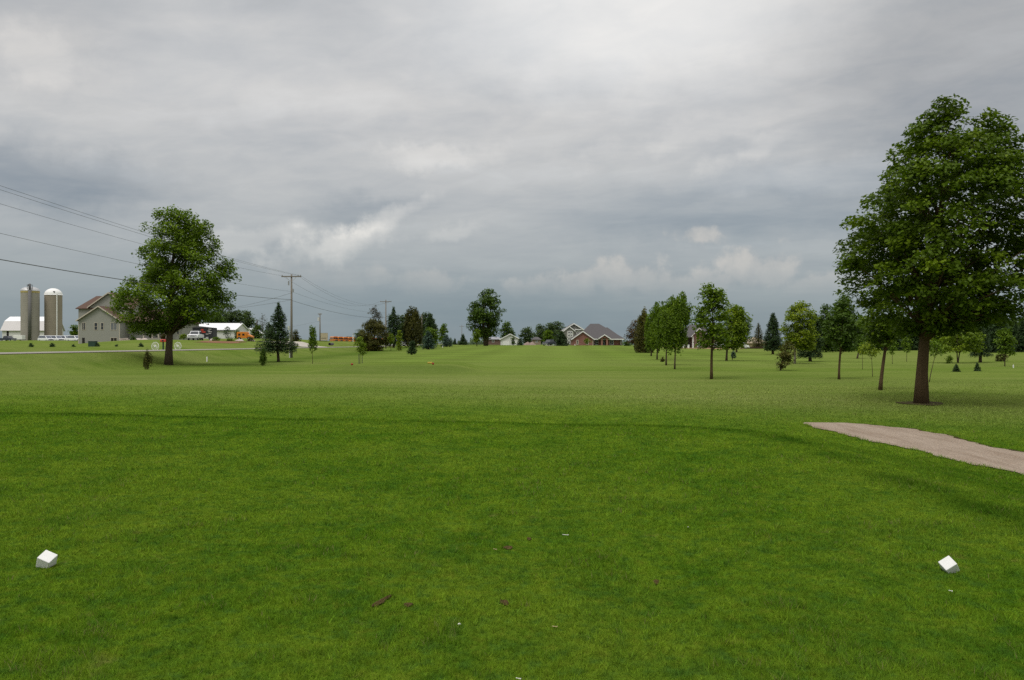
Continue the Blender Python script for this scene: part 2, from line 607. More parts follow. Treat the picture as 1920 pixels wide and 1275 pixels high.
def turf_nodes(t, zl, zd, zg, tint=None, under=False):
    pos = t.n('ShaderNodeNewGeometry').outputs['Position']
    n1 = t.noise(pos, 0.33, 5, 0.6)
    n2 = t.noise(pos, 2.6, 5, 0.62)
    n3 = t.noise(pos, 17.0, 4, 0.7)
    n4 = t.noise(t.mapping(pos, scale=(.012, .085, 1)), 1.0, 5, 0.6, .4)
    n5 = t.noise(t.mapping(pos, scale=(.09, .3, 1)), 1.0, 5, 0.6, .3)
    lush = t.mix(t.rng(n2, .32, .66), (.048, .118, .0075), (.112, .192, .0115))
    lush = t.mix(t.rng(n1, .35, .68, 0, .75), lush, (.155, .220, .020))
    lush = t.mix(t.rng(t.noise(pos, 1.1, 5, .65), .46, .62, 0, .42), lush, (.038, .104, .010))
    n9 = t.noise(pos, 8.0, 4, .65)
    lush = t.mix(t.rng(n9, .50, .66, 0, .5), lush, (.040, .108, .022))
    lush = t.mix(t.rng(n9, .46, .32, 0, .5), lush, (.150, .180, .020))
    lush = t.mix(t.rng(t.noise(pos, 2.1, 5, .7), .63, .72, 0, .55), lush, (.185, .165, .055))
    rough = t.mix(t.rng(n5, .32, .68), (.074, .136, .012), (.130, .190, .026))
    rough = t.mix(t.rng(n4, .38, .64, 0, .7), rough, (.170, .205, .055))
    sp = t.n('ShaderNodeSeparateXYZ')
    t.put(sp.inputs[0], pos)
    # mowing passes on the fairway
    w = t.m('ADD', sp.outputs[1], t.m('MULTIPLY', sp.outputs[0], 0.22))
    w = t.m('ADD', w, t.m('MULTIPLY', n5, 9.0))
    st = t.m('SINE', t.m('MULTIPLY', w, 2 * math.pi / 17.0))
    inx = t.m('MULTIPLY', t.rng(sp.outputs[0], -24, -10, 0, 1, True), t.rng(sp.outputs[0], 30, 48, 1, 0, True))
    iny = t.rng(sp.outputs[1], 55, 90, 0, 1, True)
    fair = t.m('MULTIPLY', inx, iny)
    st2 = t.m('SINE', t.m('MULTIPLY', t.m('ADD', t.m('ADD', sp.outputs[0], t.m('MULTIPLY', sp.outputs[1], -.06)), t.m('MULTIPLY', n5, 3.0)), 2 * math.pi / 8.5))
    st = t.m('ADD', st, t.m('MULTIPLY', st2, .7))
    rough = t.mix(t.m('MULTIPLY', fair, .55), rough, (.104, .176, .020))
    rough = t.vm('SCALE', rough, scale=t.m('ADD', 1.0, t.m('MULTIPLY', t.m('MULTIPLY', st, fair), 0.13)))
    ax = t.m('ADD', sp.outputs[0], t.m('MULTIPLY', sp.outputs[1], -.035))
    pale = t.m('MULTIPLY', t.m('MULTIPLY', t.rng(ax, -9, -3, 0, 1, True), t.rng(ax, 4, 12, 1, 0, True)), t.rng(sp.outputs[1], 45, 80, 0, 1, True))
    rough = t.mix(t.m('MULTIPLY', pale, t.rng(n5, .3, .6, .25, .6)), rough, (.145, .208, .038))
    dry = t.mix(t.rng(n2, .3, .7), (.165, .205, .055), (.250, .250, .105))
    c = t.mix(t.m('MULTIPLY', zd, t.rng(n5, .25, .7, .45, 1.0)), rough, dry)
    c = t.mix(zl, c, lush)
    c = t.mix(zg, c, (.028, .074, .006))
    c = t.vm('SCALE', c, scale=t.rng(n3, .28, .72, .70, 1.28))
    return c, n2, n3


def zone_attr(t):
    a = t.n('ShaderNodeAttribute', attribute_name='zone')
    s = t.n('ShaderNodeSeparateXYZ')
    t.put(s.inputs[0], a.outputs['Vector'])
    return s.outputs


def grass_ground_mat():
    m = bpy.data.materials.new('turf_ground')
    m.use_nodes = True
    t = NT(m.node_tree)
    z = zone_attr(t)
    c, n2, n3 = turf_nodes(t, z[0], z[1], z[2])
    c = t.vm('SCALE', c, scale=.94)
    p = t.n('ShaderNodeBsdfPrincipled')
    t.put(p.inputs['Base Color'], c)
    p.inputs['Roughness'].default_value = .95
    p.inputs['Specular IOR Level'].default_value = .0
    pos = t.n('ShaderNodeNewGeometry').outputs['Position']
    fine = t.noise(pos, 45.0, 4, .75)
    b = t.n('ShaderNodeBump')
    b.inputs['Strength'].default_value = .9
    b.inputs['Distance'].default_value = .03
    t.put(b.inputs['Height'], t.m('ADD', fine, t.m('MULTIPLY', n2, 2.0)))
    t.put(p.inputs['Normal'], b.outputs[0])
    out = t.n('ShaderNodeOutputMaterial')
    t.put(out.inputs[0], p.outputs[0])
    return m


def blade_mat():
    m = bpy.data.materials.new('turf_blade')
    m.use_nodes = True
    t = NT(m.node_tree)
    z = zone_attr(t)
    c, _, _ = turf_nodes(t, z[0], z[1], z[2])
    tint = t.n('ShaderNodeAttribute', attribute_name='tint').outputs['Fac']
    c = t.vm('SCALE', c, scale=t.m('MULTIPLY', t.rng(tint, 0, .97, .85, 1.72), t.rng(z[0], 0, 1, 1.32, 1.12)))
    c = t.mix(t.m('GREATER_THAN', tint, .98), c, (.20, .205, .07))
    d = t.n('ShaderNodeBsdfDiffuse')
    t.put(d.inputs[0], c)
    tr = t.n('ShaderNodeBsdfTranslucent')
    t.put(tr.inputs[0], t.vm('MULTIPLY', c, (1.1, 1.15, .7)))
    mx = t.n('ShaderNodeMixShader')
    mx.inputs[0].default_value = .35
    t.put(mx.inputs[1], d.outputs[0])
    t.put(mx.inputs[2], tr.outputs[0])
    out = t.n('ShaderNodeOutputMaterial')
    t.put(out.inputs[0], mx.outputs[0])
    return m


# ------------------------------------------------------------------ setting: ground, road, paths, grass
def axis_steps(lo, hi, fine, grow):
    """distances from lo to hi, fine at first and growing"""
    v = [lo]
    s = fine
    while v[-1] < hi:
        v.append(v[-1] + s)
        s *= grow
    return np.array(v)


def build_ground():
    ys = np.concatenate([np.arange(-30, 2, 2.0), np.arange(2, 26, 0.16), axis_steps(26, 3200, 0.3, 1.018)])
    xr = np.concatenate([np.arange(0, 13, 0.16), axis_steps(13, 1500, 0.2, 1.03)])
    xl = -np.concatenate([np.arange(0.16, 13, 0.16), np.arange(13, 28, .4), np.arange(28, 48, .25), axis_steps(48, 1700, 0.6, 1.035)])
    xs = np.concatenate([xl[::-1], xr])
    X, Y = np.meshgrid(xs, ys)
    Z = H(X.ravel(), Y.ravel())
    v = np.stack([X.ravel(), Y.ravel(), Z], 1)
    nx, ny = len(xs), len(ys)
    i = np.arange(nx * ny).reshape(ny, nx)
    f = np.stack([i[:-1, :-1].ravel(), i[:-1, 1:].ravel(), i[1:, 1:].ravel(), i[1:, :-1].ravel()], 1)
    l, d, g = turf_zone(v[:, 0], v[:, 1])
    me = np_mesh('ground', v, f, grass_ground_mat(), {'zone': np.stack([l, d, g], 1)}, smooth=True)
    tag(link('ground', me), kind='structure')


def strip(name, ys, x0f, x1f, dz, m, nx=7, kind='structure', zf=None):
    """sheet laid on the ground between two edge curves"""
    rows = []
    for y in ys:
        a, b = x0f(y), x1f(y)
        xs = np.linspace(a, b, nx)
        rows.append(np.stack([xs, np.full(nx, y), (zf(xs, np.full(nx, y)) if zf else H(xs, np.full(nx, y))) + dz], 1))
    v = np.concatenate(rows)
    i = np.arange(len(ys) * nx).reshape(len(ys), nx)
    f = np.stack([i[:-1, :-1].ravel(), i[:-1, 1:].ravel(), i[1:, 1:].ravel(), i[1:, :-1].ravel()], 1)
    me = np_mesh(name, v, f, m, smooth=True)
    o = link(name, me)
    if kind:
        tag(o, kind=kind)
    return o


def path_edges(y):
    w = 0.07 * math.sin(y * 2.1) + 0.05 * math.sin(y * 5.3 + 1) + .03 * math.sin(y * 11.7)
    w2 = 0.07 * math.sin(y * 1.7 + 2) + 0.05 * math.sin(y * 4.9) + .035 * math.sin(y * 13.1)
    close = max(0.0, (y - 20.0) / 1.1)
    bow = 0.9 * max(0, (y - 19.2) / 1.9) ** 2
    x0 = 7.35 + 0.09 * max(0, 19.5 - y) + w * .8 + 0.15 * close
    x1 = 9.62 + 0.02 * (15 - y) + w2 - bow
    return x0, max(x1, x0 + 0.15)


def build_road_and_paths():
    asphalt = mat('old_asphalt', (.27, .25, .22), rough=.9, spec=.2, var=.12, vscale=.8, bump=.2)
    ys = np.concatenate([np.arange(-30, 300, 2.5), np.arange(300, 900, 12)])
    strip('road', ys, lambda y: -41.0, lambda y: -35.0, 0.045, asphalt, 7, zf=lambda x, y: zroad(y) - 0.05 + 0.03 * (1 - ((x + 38) / 3) ** 2))
    shoulder = mat('gravel_shoulder', (.24, .20, .14), rough=.95, spec=.1, var=.3, vscale=3, bump=.4)
    strip('road_shoulder', ys, lambda y: -34.95 + .06 * math.sin(y), lambda y: -34.45 + .12 * math.sin(y * .7) + .1 * math.sin(y * 1.9), 0.03, shoulder, 3)
    # gravel cart path, ends beside the tee
    m = bpy.data.materials.new('crushed_gravel')
    m.use_nodes = True
    t = NT(m.node_tree)
    p = t.n('ShaderNodeBsdfPrincipled')
    pos = t.n('ShaderNodeNewGeometry').outputs['Position']
    a = t.noise(t.mapping(pos, scale=(2.6, .5, 1)), 1.3, 6, .68)
    b = t.noise(pos, 38, 3, .7)
    vo = t.n('ShaderNodeTexVoronoi')
    t.put(vo.inputs['Vector'], pos)
    vo.inputs['Scale'].default_value = 30
    c = t.mix(t.rng(a, .34, .66), (.270, .178, .112), (.445, .340, .255))
    c = t.mix(t.rng(b, .35, .7, 0, .6), c, (.41, .355, .29))
    c = t.vm('SCALE', c, scale=t.rng(vo.outputs['Distance'], 0, .6, 1.12, .66))
    c = t.mix(t.rng(t.noise(pos, 5.5, 4, .7), .66, .74, 0, .75), c, (.10, .07, .045))
    t.put(p.inputs['Base Color'], c)
    p.inputs['Roughness'].default_value = .95
    bp = t.n('ShaderNodeBump')
    bp.inputs['Strength'].default_value = .8
    bp.inputs['Distance'].default_value = .02
    t.put(bp.inputs['Height'], t.m('ADD', vo.outputs['Distance'], b))
    t.put(p.inputs['Normal'], bp.outputs[0])
    out = t.n('ShaderNodeOutputMaterial')
    t.put(out.inputs[0], p.outputs[0])
    lip = mat('path_edge_soil', (.060, .040, .022), rough=1, spec=.02, var=.5, vscale=14, bump=.8)
    strip('path_edge', np.arange(6, 20.9, .06), lambda y: path_edges(y)[1] + .004, lambda y: path_edges(y)[1] + .035 + .045 * max(0, math.sin(y * 3.3) + .5 * math.sin(y * 9.7)), .022, lip, 3)
    strip('cart_path', np.arange(-12, 21.12, .12), lambda y: path_edges(y)[0], lambda y: path_edges(y)[1], 0.016, m, 15)
    # pale drive on the far side of the road, dirt by the houses, drive by the brick house
    drive = mat('pale_gravel', (.42, .38, .33), rough=.95, spec=.1, var=.15, vscale=.6)
    strip('driveway', np.arange(168, 184, 1.0), lambda y: -64 + (y - 168) * .1, lambda y: -41.02, 0.06, drive, 12)
    soil = mat('bare_soil', (.20, .105, .060), rough=.98, spec=.05, var=.3, vscale=.5)
    strip('garden_soil', np.arange(150.5, 158.5, 1.0), lambda y: -58.5 + .5 * math.sin(y), lambda y: -51.0 + .6 * math.sin(y * 1.7), 0.04, soil, 8)
    tan = mat('tan_dirt', (.34, .235, .135), rough=.98, spec=.05, var=.2, vscale=.3)
    strip('dirt_strip', np.arange(196, 210, 1.0), lambda y: 38 + .3 * math.sin(y), lambda y: 56 + .4 * math.sin(y * 1.3), 0.05, tan, 12)
    strip('house_drive', np.arange(246, 256, 1.0), lambda y: 10.2, lambda y: 17.2, 0.06, drive, 8)


def vnoise(x, y, size, seed):
    """smooth value noise, 0..1, features of the given size in metres"""
    rng = np.random.default_rng(seed)
    tab = rng.random((256, 256))
    u, v = x / size + 1000, y / size + 1000
    i, j = np.floor(u).astype(int), np.floor(v).astype(int)
    a, b = u - i, v - j
    a, b = a * a * (3 - 2 * a), b * b * (3 - 2 * b)
    g = lambda p, q: tab[p % 256, q % 256]
    return (g(i, j) * (1 - a) + g(i + 1, j) * a) * (1 - b) + (g(i, j + 1) * (1 - a) + g(i + 1, j + 1) * a) * b


def build_blades():
    rng = np.random.default_rng(11)
    N = 1350000
    # denser close by: depth spread evenly in log depth, a little wider than the view
    d = 2.6 * np.exp(rng.random(N) ** 0.95 * math.log(50 / 2.6))
    half = d * 0.68 + 1.6
    x = (rng.random(N) * 2 - 1) * half
    y = d
    e0 = np.array([path_edges(q) for q in np.arange(-12, 21.2, .1)])
    k = np.clip(((y + 12) / .1).astype(int), 0, len(e0) - 1)
    onpath = (x > e0[k, 0] + .01) & (x < e0[k, 1] - .01) & (y < 21.1)
    bare = np.zeros(N, bool)
    for (bx, by, rx, ry, rot) in DIVOT_XY:
        dx, dy = x - bx, y - by
        u = dx * math.cos(rot) + dy * math.sin(rot)
        v = -dx * math.sin(rot) + dy * math.cos(rot)
        bare |= ((u / rx) ** 2 + (v / ry) ** 2 < .8) & (rng.random(N) < .8)
    keep = ~(onpath | bare) & (rng.random(N) > S(14, 48, d) ** .8)
    x, y, d = x[keep], y[keep], d[keep]
    N = len(x)
    l, dr, g = turf_zone(x, y)
    # soft tussocks: height follows patches
    patch = .45 * vnoise(x, y, .075, 1) + .35 * vnoise(x, y, .19, 2) + .30 * vnoise(x, y, .55, 3)
    patch = np.clip((patch - .25) / .6, 0, 1.2)
    h = (0.008 + 0.010 * rng.random(N) + 0.034 * patch ** 1.6 * (.35 + .65 * rng.random(N))) * (1 + 1.3 * g * rng.random(N)) * (1 + .2 * (1 - l))
    wd = 0.0019 * (d / 3.2) ** 0.85 * (0.7 + 0.6 * rng.random(N))
    h = h * (1 + 0.015 * np.minimum(d, 30))
    edge = np.minimum(np.abs(x - e0[np.clip(((y + 12) / .1).astype(int), 0, len(e0) - 1), 0]), np.abs(x - e0[np.clip(((y + 12) / .1).astype(int), 0, len(e0) - 1), 1]))
    h = np.where((edge < .1) & (y < 21.3), h * 1.7, h)
    ang = rng.random(N) * 2 * math.pi
    lean = h * (0.2 + 1.1 * rng.random(N) ** 1.5)
    la = rng.random(N) * 2 * math.pi + 0.0
    z = H(x, y) - 0.002
    ex, ey = np.cos(ang) * wd, np.sin(ang) * wd
    A = np.stack([x - ex, y - ey, z], 1)
    B = np.stack([x + ex, y + ey, z], 1)
    C = np.stack([x + np.cos(la) * lean, y + np.sin(la) * lean, z + h], 1)
    v = np.empty((N * 3, 3))
    v[0::3], v[1::3], v[2::3] = A, B, C
    f = np.arange(N * 3).reshape(N, 3)
    me = np_mesh('grass', v, f, blade_mat(), {'tint': np.clip(rng.random(N) * (.75 + .5 * patch) - .12, 0, 1), 'zone': np.stack([l, dr, g], 1)})
    tag(link('grass', me), 'short mown green grass covering the raised tee', 'grass', kind='stuff')


DIVOTS = [(716, 1130, 42, 10, 70, 'long scraped divot with brown dead grass, nearest the grass foreground'),
          (946, 1133, 11, 8, 20, 'round brown divot in the tee turf, beside a pale tuft'),
          (953, 1028, 12, 5, 5, 'reddish brown divot in the tee turf, farther than the scraped ones'),
          (992, 1010, 6, 4, 0, 'tiny dark red divot behind the reddish brown one'),
          (1231, 1093, 10, 6, -15, 'dark soil divot standing alone toward the right tee marker'),
          (765, 1137, 12, 5, 10, 'faint dark worn divot just beside the long scraped one')]
DIVOT_XY = []
for (_px, _py, _rx, _ry, _rot, _lab) in DIVOTS:
    _d = EYE * F / (_py - HORIZ)
    DIVOT_XY.append(((_px - 960) / F * _d, _d, .68 * _rx / F * _d if _ry < 10 else .12, _ry / F * _d * 1.9 if _ry < 10 else .02, R(_rot)))

build_ground()
build_road_and_paths()
build_blades()
# ------------------------------------------------------------------ trees
def leaves(centers, normals, along, L, W, fold=0.18):
    """one folded diamond per leaf -> verts (4n,3), faces (n,4)"""
    n = len(centers)
    nrm = normals / np.maximum(np.linalg.norm(normals, axis=1, keepdims=True), 1e-6)
    a = along - nrm * np.sum(along * nrm, axis=1, keepdims=True)
    a /= np.maximum(np.linalg.norm(a, axis=1, keepdims=True), 1e-6)
    b = np.cross(nrm, a)
    L = np.broadcast_to(np.asarray(L, float), (n,))[:, None]
    W = np.broadcast_to(np.asarray(W, float), (n,))[:, None]
    v = np.empty((n, 4, 3))
    v[:, 0] = centers - a * L * .5
    v[:, 1] = centers + b * W * .5 + nrm * W * fold + a * L * .05
    v[:, 2] = centers + a * L * .5
    v[:, 3] = centers - b * W * .5 + nrm * W * fold + a * L * .05
    return v.reshape(-1, 3), np.arange(4 * n).reshape(n, 4)


def outline(rows, px, py0, d, gz):
    """pixel outline rows (py, left, right) -> heights, centre offsets, half widths in metres above the base"""
    r = np.array(sorted(rows), float)[::-1]
    z = EYE + (HORIZ - r[:, 0]) / F * d - gz
    l = (r[:, 1] - px) * d / F
    rr = (r[:, 2] - px) * d / F
    return z, (l + rr) / 2, np.maximum((rr - l) / 2, .02)


def broadleaf(label, px, d, rows, trunk=(6, 3), leaf=4.0, cov=5.0, clump=10.0, col='maple', flat=.55, group=None, name='tree', cat='tree', seed=None,
              droop=.15, limbs=26, lean=0.0, bark=None, gaps=.30, depth=.9, lumpy=1.0, upright=False, stems=1, trunk_top=.86, base=None, tuft=0.0):
    sd = seed if seed is not None else int(px * 7 + d)
    rng = np.random.default_rng(sd)
    p = at(px, d)
    if base is not None:
        p.z = base
    zs, cs, rs = outline(rows, px, 0, d, p.z)
    s = d / F
    zlo, zhi = zs[0], zs[-1]
    root = thing(name, label, cat, p, 0.0, group)
    fz = np.linspace(zlo, zhi, 60)
    fr = np.interp(fz, zs, rs)
    fc = np.interp(fz, zs, cs)
    area = np.trapz(2 * fr, fz)
    rc = clump * s
    nc = int(max(14, 3.6 * area / (rc * rc)))
    cdf = np.cumsum(fr ** 1.35 + 1e-4)
    cdf /= cdf[-1]
    cz = np.interp(rng.random(nc * 3), cdf, fz)
    cr = np.interp(cz, fz, fr)
    cc = np.interp(cz, fz, fc)
    th = rng.random(len(cz)) * 2 * math.pi
    q = rng.random(len(cz)) ** .42
    ph = rng.random(6) * 6.28
    lump = 1 + lumpy * .065 * np.sin(3 * th + ph[0] + cz * 2.2 / max(zhi - zlo, .1) * 3) + lumpy * .055 * np.sin(7 * th + ph[1] - cz * 9 / max(zhi - zlo, .1))
    rad = np.maximum(cr * lump - rc * (.2 if upright else .55), cr * .25) * q
    cx = cc + rad * np.cos(th)
    cy = rad * np.sin(th) * depth
    k = 2.4 / max(fr.max(), .1)
    field = np.sin(cx * k * 2.1 + ph[2]) * np.sin(cz * k * 1.9 + ph[3]) + np.sin(cy * k * 2.3 + ph[4] + cx * k) * np.sin(cz * k * 2.7 + ph[5])
    order = np.argsort(-field)
    cut = int(len(order) * (1 - gaps * .42))
    order = order[:cut]
    rng.shuffle(order)
    idx = order[:nc]
    cx, cy, cz, cr, cc = cx[idx], cy[idx], cz[idx], cr[idx], cc[idx]
    nc = len(cx)
    lm, wm = leaf * s, leaf * s * .62
    n = int(cov * (area / s / s) / (0.5 * leaf * leaf * .62) * 1.25)
    size = .65 + .7 * rng.random(nc)
    pick = rng.choice(nc, n, p=size ** 2 / np.sum(size ** 2))
    off = rng.normal(size=(n, 3))
    off /= np.maximum(np.linalg.norm(off, axis=1, keepdims=True), 1e-6)
    off *= (rng.random((n, 1)) ** .45) * rc * size[pick][:, None]
    off[:, 2] *= (1.7 if upright else flat)
    if upright:
        off[:, :2] *= .62
    ctr = np.stack([cx[pick], cy[pick], cz[pick]], 1)
    outv = np.stack([cx[pick] - cc[pick], cy[pick], np.zeros(n)], 1)
    on = np.maximum(np.linalg.norm(outv, axis=1, keepdims=True), 1e-3)
    outd = outv / on
    sag = np.sum(off * outd, 1)
    pts = ctr + off
    pts[:, 2] -= droop * np.maximum(sag, 0)
    nrm = rng.normal(size=(n, 3)) * .55 + np.array([0, 0, 1.0]) + outd * .35
    if upright:
        nrm = rng.normal(size=(n, 3)) * .6 + outd * .9
    along = outd * .8 + rng.normal(size=(n, 3)) * .7 + np.array([0, 0, .9 if upright else -.35])
    lv = lm * (.7 + .6 * rng.random(n))
    v, f = leaves(pts, nrm, along, lv, lv * .62)
    ctint = .5 + .20 * rng.normal(size=nc)
    tint = np.clip(ctint[pick] + (tuft or .14) * rng.normal(size=n), 0, 1)
    crown = np_mesh('crown', v, f, LEAF[col], {'tint': tint})
    link('crown', crown, root)
    # trunk and limbs
    bk = bark or BARK
    mb = MB()
    r0, r1 = .76 * trunk[0] * s / 2, .8 * trunk[1] * s / 2
    ztop = zlo + (zhi - zlo) * trunk_top
    forks = []
    for st in range(stems):
        sa = (st - (stems - 1) / 2)
        pts_, rr_ = [], []
        K = 9
        tx = np.interp(ztop, fz, fc)
        for i in range(K + 1):
            u = i / K
            z = u * ztop
            wob = .012 * ztop * math.sin(u * 7 + ph[0]) * u
            xx = (lean * ztop * u * (1 - u * .5)) + tx * u ** 1.6 + wob + sa * (.16 * ztop * min(u * 1.5, 1) ** .8 if stems > 1 else 0)
            yy = wob * .7 + (sa * .05 * ztop * u if stems > 1 else 0)
            flare = 1 + .32 * math.exp(-u * ztop / max(r0 * 2.2, .02))
            pts_.append((xx, yy, z - (.12 if i == 0 else 0)))
            rr_.append(max((r0 + (r1 - r0) * min(1, u / .34)) * flare * (1 if u < .34 else (1 - (u - .34) / .66 * .88)), .12 * r1))
        mb.tube(pts_, rr_, 10)
        forks.append(np.array(pts_))
    sel = rng.permutation(nc)[:limbs]
    for i in sel:
        tr = forks[int(rng.integers(len(forks)))]
        tgt = np.array([cx[i], cy[i], cz[i]])
        hd = math.hypot(tgt[0], tgt[1])
        za = min(max(tgt[2] - hd * (1.15 if upright else .75) - .05 * zhi, zlo * .82), ztop * .92)
        u = za / ztop * 9
        j = min(int(u), 8)
        a = tr[j] + (tr[j + 1] - tr[j]) * (u - j)
        mid = a * .5 + tgt * .5 + np.array([0, 0, .10 * hd])
        rb = max(r1 * .42 * (1 - .75 * za / max(ztop, .1)), .05 * r0)
        mb.tube([a, a * .7 + mid * .3 + np.array([0, 0, .03 * hd]), mid, tgt], [rb, rb * .8, rb * .55, rb * .2], 5, cap=False)
    mb.build('trunk', bk, root, smooth=True)
    return root


def conifer(label, px, d, rows, trunk=(5, 1), leaf=5.0, cov=4.0, whorl=9.0, col='spruce', droop=.22, group=None, name='spruce_tree', cat='tree', seed=None, bark=None,
            bare=None, base=None, upturn=.10):
    rng = np.random.default_rng(seed if seed is not None else int(px * 3 + d * 2))
    p = at(px, d)
    if base is not None:
        p.z = base
    zs, cs, rs = outline(rows, px, 0, d, p.z)
    s = d / F
    root = thing(name, label, cat, p, 0.0, group)
    zlo, zhi = zs[0], zs[-1]
    C, Nn, A, Ls, T = [], [], [], [], []
    area = np.trapz(2 * rs, zs) / s / s
    total = max(120, 2.6 * cov * area / (leaf * leaf * .2))
    levels = []
    z = zlo
    while z < zhi - .3 * whorl * s:
        levels.append(z)
        z += .74 * whorl * s * (.75 + .5 * rng.random()) * (1 - .45 * (z - zlo) / (zhi - zlo))
    wts = (np.array([np.interp(zz, zs, rs) for zz in levels]) + .12 * rs.max()) ** 1.55
    per = total * wts / wts.sum()
    mb = MB()
    for zz, npts in zip(levels, per):
        r = np.interp(zz, zs, rs)
        c = np.interp(zz, zs, cs)
        nb = int(rng.integers(7, 11))
        a0 = rng.random() * 6.28
        for b in range(nb):
            th = a0 + 6.283 * b / nb + rng.normal() * .15
            rl = r * (.74 + .50 * rng.random())
            n = max(4, int(npts / nb))
            t = .12 + .88 * rng.random(n) ** .58
            dr = np.array([math.cos(th), math.sin(th), 0])
            side = np.array([-math.sin(th), math.cos(th), 0])
            wdt = .34 * rl * np.sin(.25 + np.clip(t, 0, 1) * 2.25) ** .8 * .72
            o = rng.normal(size=n) * .55
            zc = zz + (-(droop + .10) * t + upturn * t * t * 1.6) * rl + rng.normal(size=n) * .30 * whorl * s
            pts = np.outer(t * rl, dr) + np.outer(o * wdt, side)
            pts[:, 2] += zc
            pts[:, 0] += c
            C.append(pts)
            Nn.append(np.array([0, 0, 1.0]) + rng.normal(size=(n, 3)) * .38 + np.outer(np.full(n, .15), dr))
            A.append(np.outer(np.ones(n), dr) + np.outer(np.sign(o) * .75, side) + rng.normal(size=(n, 3)) * .25 + np.array([0, 0, -.28]))
            Ls.append(leaf * s * (.7 + .6 * rng.random(n)) * (1 - .25 * t))
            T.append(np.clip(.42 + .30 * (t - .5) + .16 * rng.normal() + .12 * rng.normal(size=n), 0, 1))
            if rl > 8 * s and b % 2 == 0:
                mb.tube([(c * .6, 0, zz), (c + dr[0] * rl * .5, dr[1] * rl * .5, zz - droop * .5 * rl + upturn * .4 * rl), (c + dr[0] * rl * .9, dr[1] * rl * .9, zz - droop * .9 * rl + upturn * 1.3 * rl)],
                        [.35 * trunk[0] * s * .5, .2 * trunk[0] * s * .5, .08 * trunk[0] * s * .5], 4, cap=False)
    # leader
    n = 14
    t = rng.random(n)
    pts = np.stack([np.interp(zhi, zs, cs) + rng.normal(size=n) * .8 * s, rng.normal(size=n) * .8 * s, zhi - t * whorl * s * 1.1], 1)
    C.append(pts); Nn.append(rng.normal(size=(n, 3))); A.append(np.tile([0, 0, 1.0], (n, 1)) + rng.normal(size=(n, 3)) * .35); Ls.append(np.full(n, leaf * s * .8)); T.append(np.full(n, .5))
    C, Nn, A, Ls, T = map(np.concatenate, (C, Nn, A, Ls, T))
    v, f = leaves(C, Nn, A, Ls, Ls * .42, .1)
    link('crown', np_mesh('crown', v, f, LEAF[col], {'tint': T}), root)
    r0 = trunk[0] * s / 2
    mb.tube([(0, 0, -.12), (0, 0, .25 * zlo), (cs[0] * .5, 0, zlo), (cs.mean() * .8, 0, (zlo + zhi) / 2), (cs[-1], 0, zhi - 1.5 * s)],
            [r0 * 1.35, r0 * 1.05, r0 * .95, r0 * .55, trunk[1] * s * .3], 8)
    mb.build('trunk', bark or BARK, root, smooth=True)
    return root


LEAF = {
    'maple': leaf_mat('leaf_maple', (0.078, 0.13, 0.006), 0.28, .35),
    'ash': leaf_mat('leaf_ash', (0.102, 0.168, 0.01), 0.30, .3),
    'dark': leaf_mat('leaf_dark', (0.058, 0.104, 0.013), 0.27, .2),
    'mid': leaf_mat('leaf_mid', (0.096, 0.16, 0.012), 0.30, .25),
    'light': leaf_mat('leaf_light', (0.125, 0.19, 0.013), 0.36, .35),
    'yellow': leaf_mat('leaf_yellow', (0.165, 0.225, 0.018), 0.38, .3),
    'pale': leaf_mat('leaf_pale', (.062, .095, .045), 0.28, .2),
    'grey': leaf_mat('leaf_grey', (.085, .085, .072), 0.23, .2),
    'olive': leaf_mat('leaf_olive', (0.078, 0.08, 0.018), 0.23, .35),
    'cedar': leaf_mat('needles_cedar', (0.062, 0.066, 0.016), .2, .35, .7),
    'brown': leaf_mat('leaf_brown', (.090, .062, .030), 0.28, .3),
    'spruce': leaf_mat('needles_spruce', (0.046, 0.082, 0.03), .15, .15, .6),
    'blue': leaf_mat('needles_blue', (0.066, 0.112, 0.082), .15, .1, .6),
    'far': leaf_mat('leaf_far_hazed', (0.062, 0.098, 0.032), 0.28, .2),  # haze over the distant trees is put into this leaf colour
}

# the two large trees -------------------------------------------------
big = broadleaf('tall broad dark green maple shading the grass beside the gravel cart path', 1727, 27.6,
                [(183, 1752, 1790), (200, 1734, 1822), (222, 1714, 1862), (250, 1690, 1900), (290, 1664, 1926), (335, 1618, 1944), (370, 1602, 1956), (428, 1588, 1966), (470, 1574, 1970),
                 (500, 1568, 1972), (530, 1586, 1966), (560, 1602, 1946), (590, 1626, 1908), (618, 1672, 1830)],
                trunk=(29, 20), leaf=8.4, cov=7.4, clump=23, col='maple', flat=.52, droop=.36, limbs=110, bark=BARK_WARM, gaps=.30, lumpy=.55, tuft=.09, name='maple_tree', seed=5, depth=1.0)
ash = broadleaf('tall bushy green ash with forked trunk standing before the grey farmhouse', 316, 71,
                [(398, 292, 352), (412, 280, 384), (440, 270, 398), (462, 260, 406), (474, 258, 410), (490, 258, 430), (505, 270, 438), (520, 252, 436), (540, 228, 424), (556, 214, 436), (575, 216, 430), (592, 220, 412), (602, 226, 372), (620, 240, 316)],
                trunk=(17, 13), leaf=5.0, cov=6.4, clump=15, col='ash', flat=.65, droop=.12, limbs=90, gaps=.50, lumpy=1.3, name='ash_tree', seed=21, trunk_top=.9)

# left part, nearest first -------------------------------------------
def shrub_cone(label, px, d, top, base_py, hw, col='cedar', group=None, name='evergreen_shrub'):
    return broadleaf(label, px, d, [(top, px - 1.2, px + 1.2), (top + (base_py - top) * .35, px - hw * .7, px + hw * .7), (top + (base_py - top) * .7, px - hw, px + hw), (base_py, px - hw * .55, px + hw * .55)],
                     trunk=(2.6, 2), leaf=2.6, cov=6, clump=4.5, col=col, upright=True, limbs=6, gaps=.2, group=group, name=name, cat='shrub')


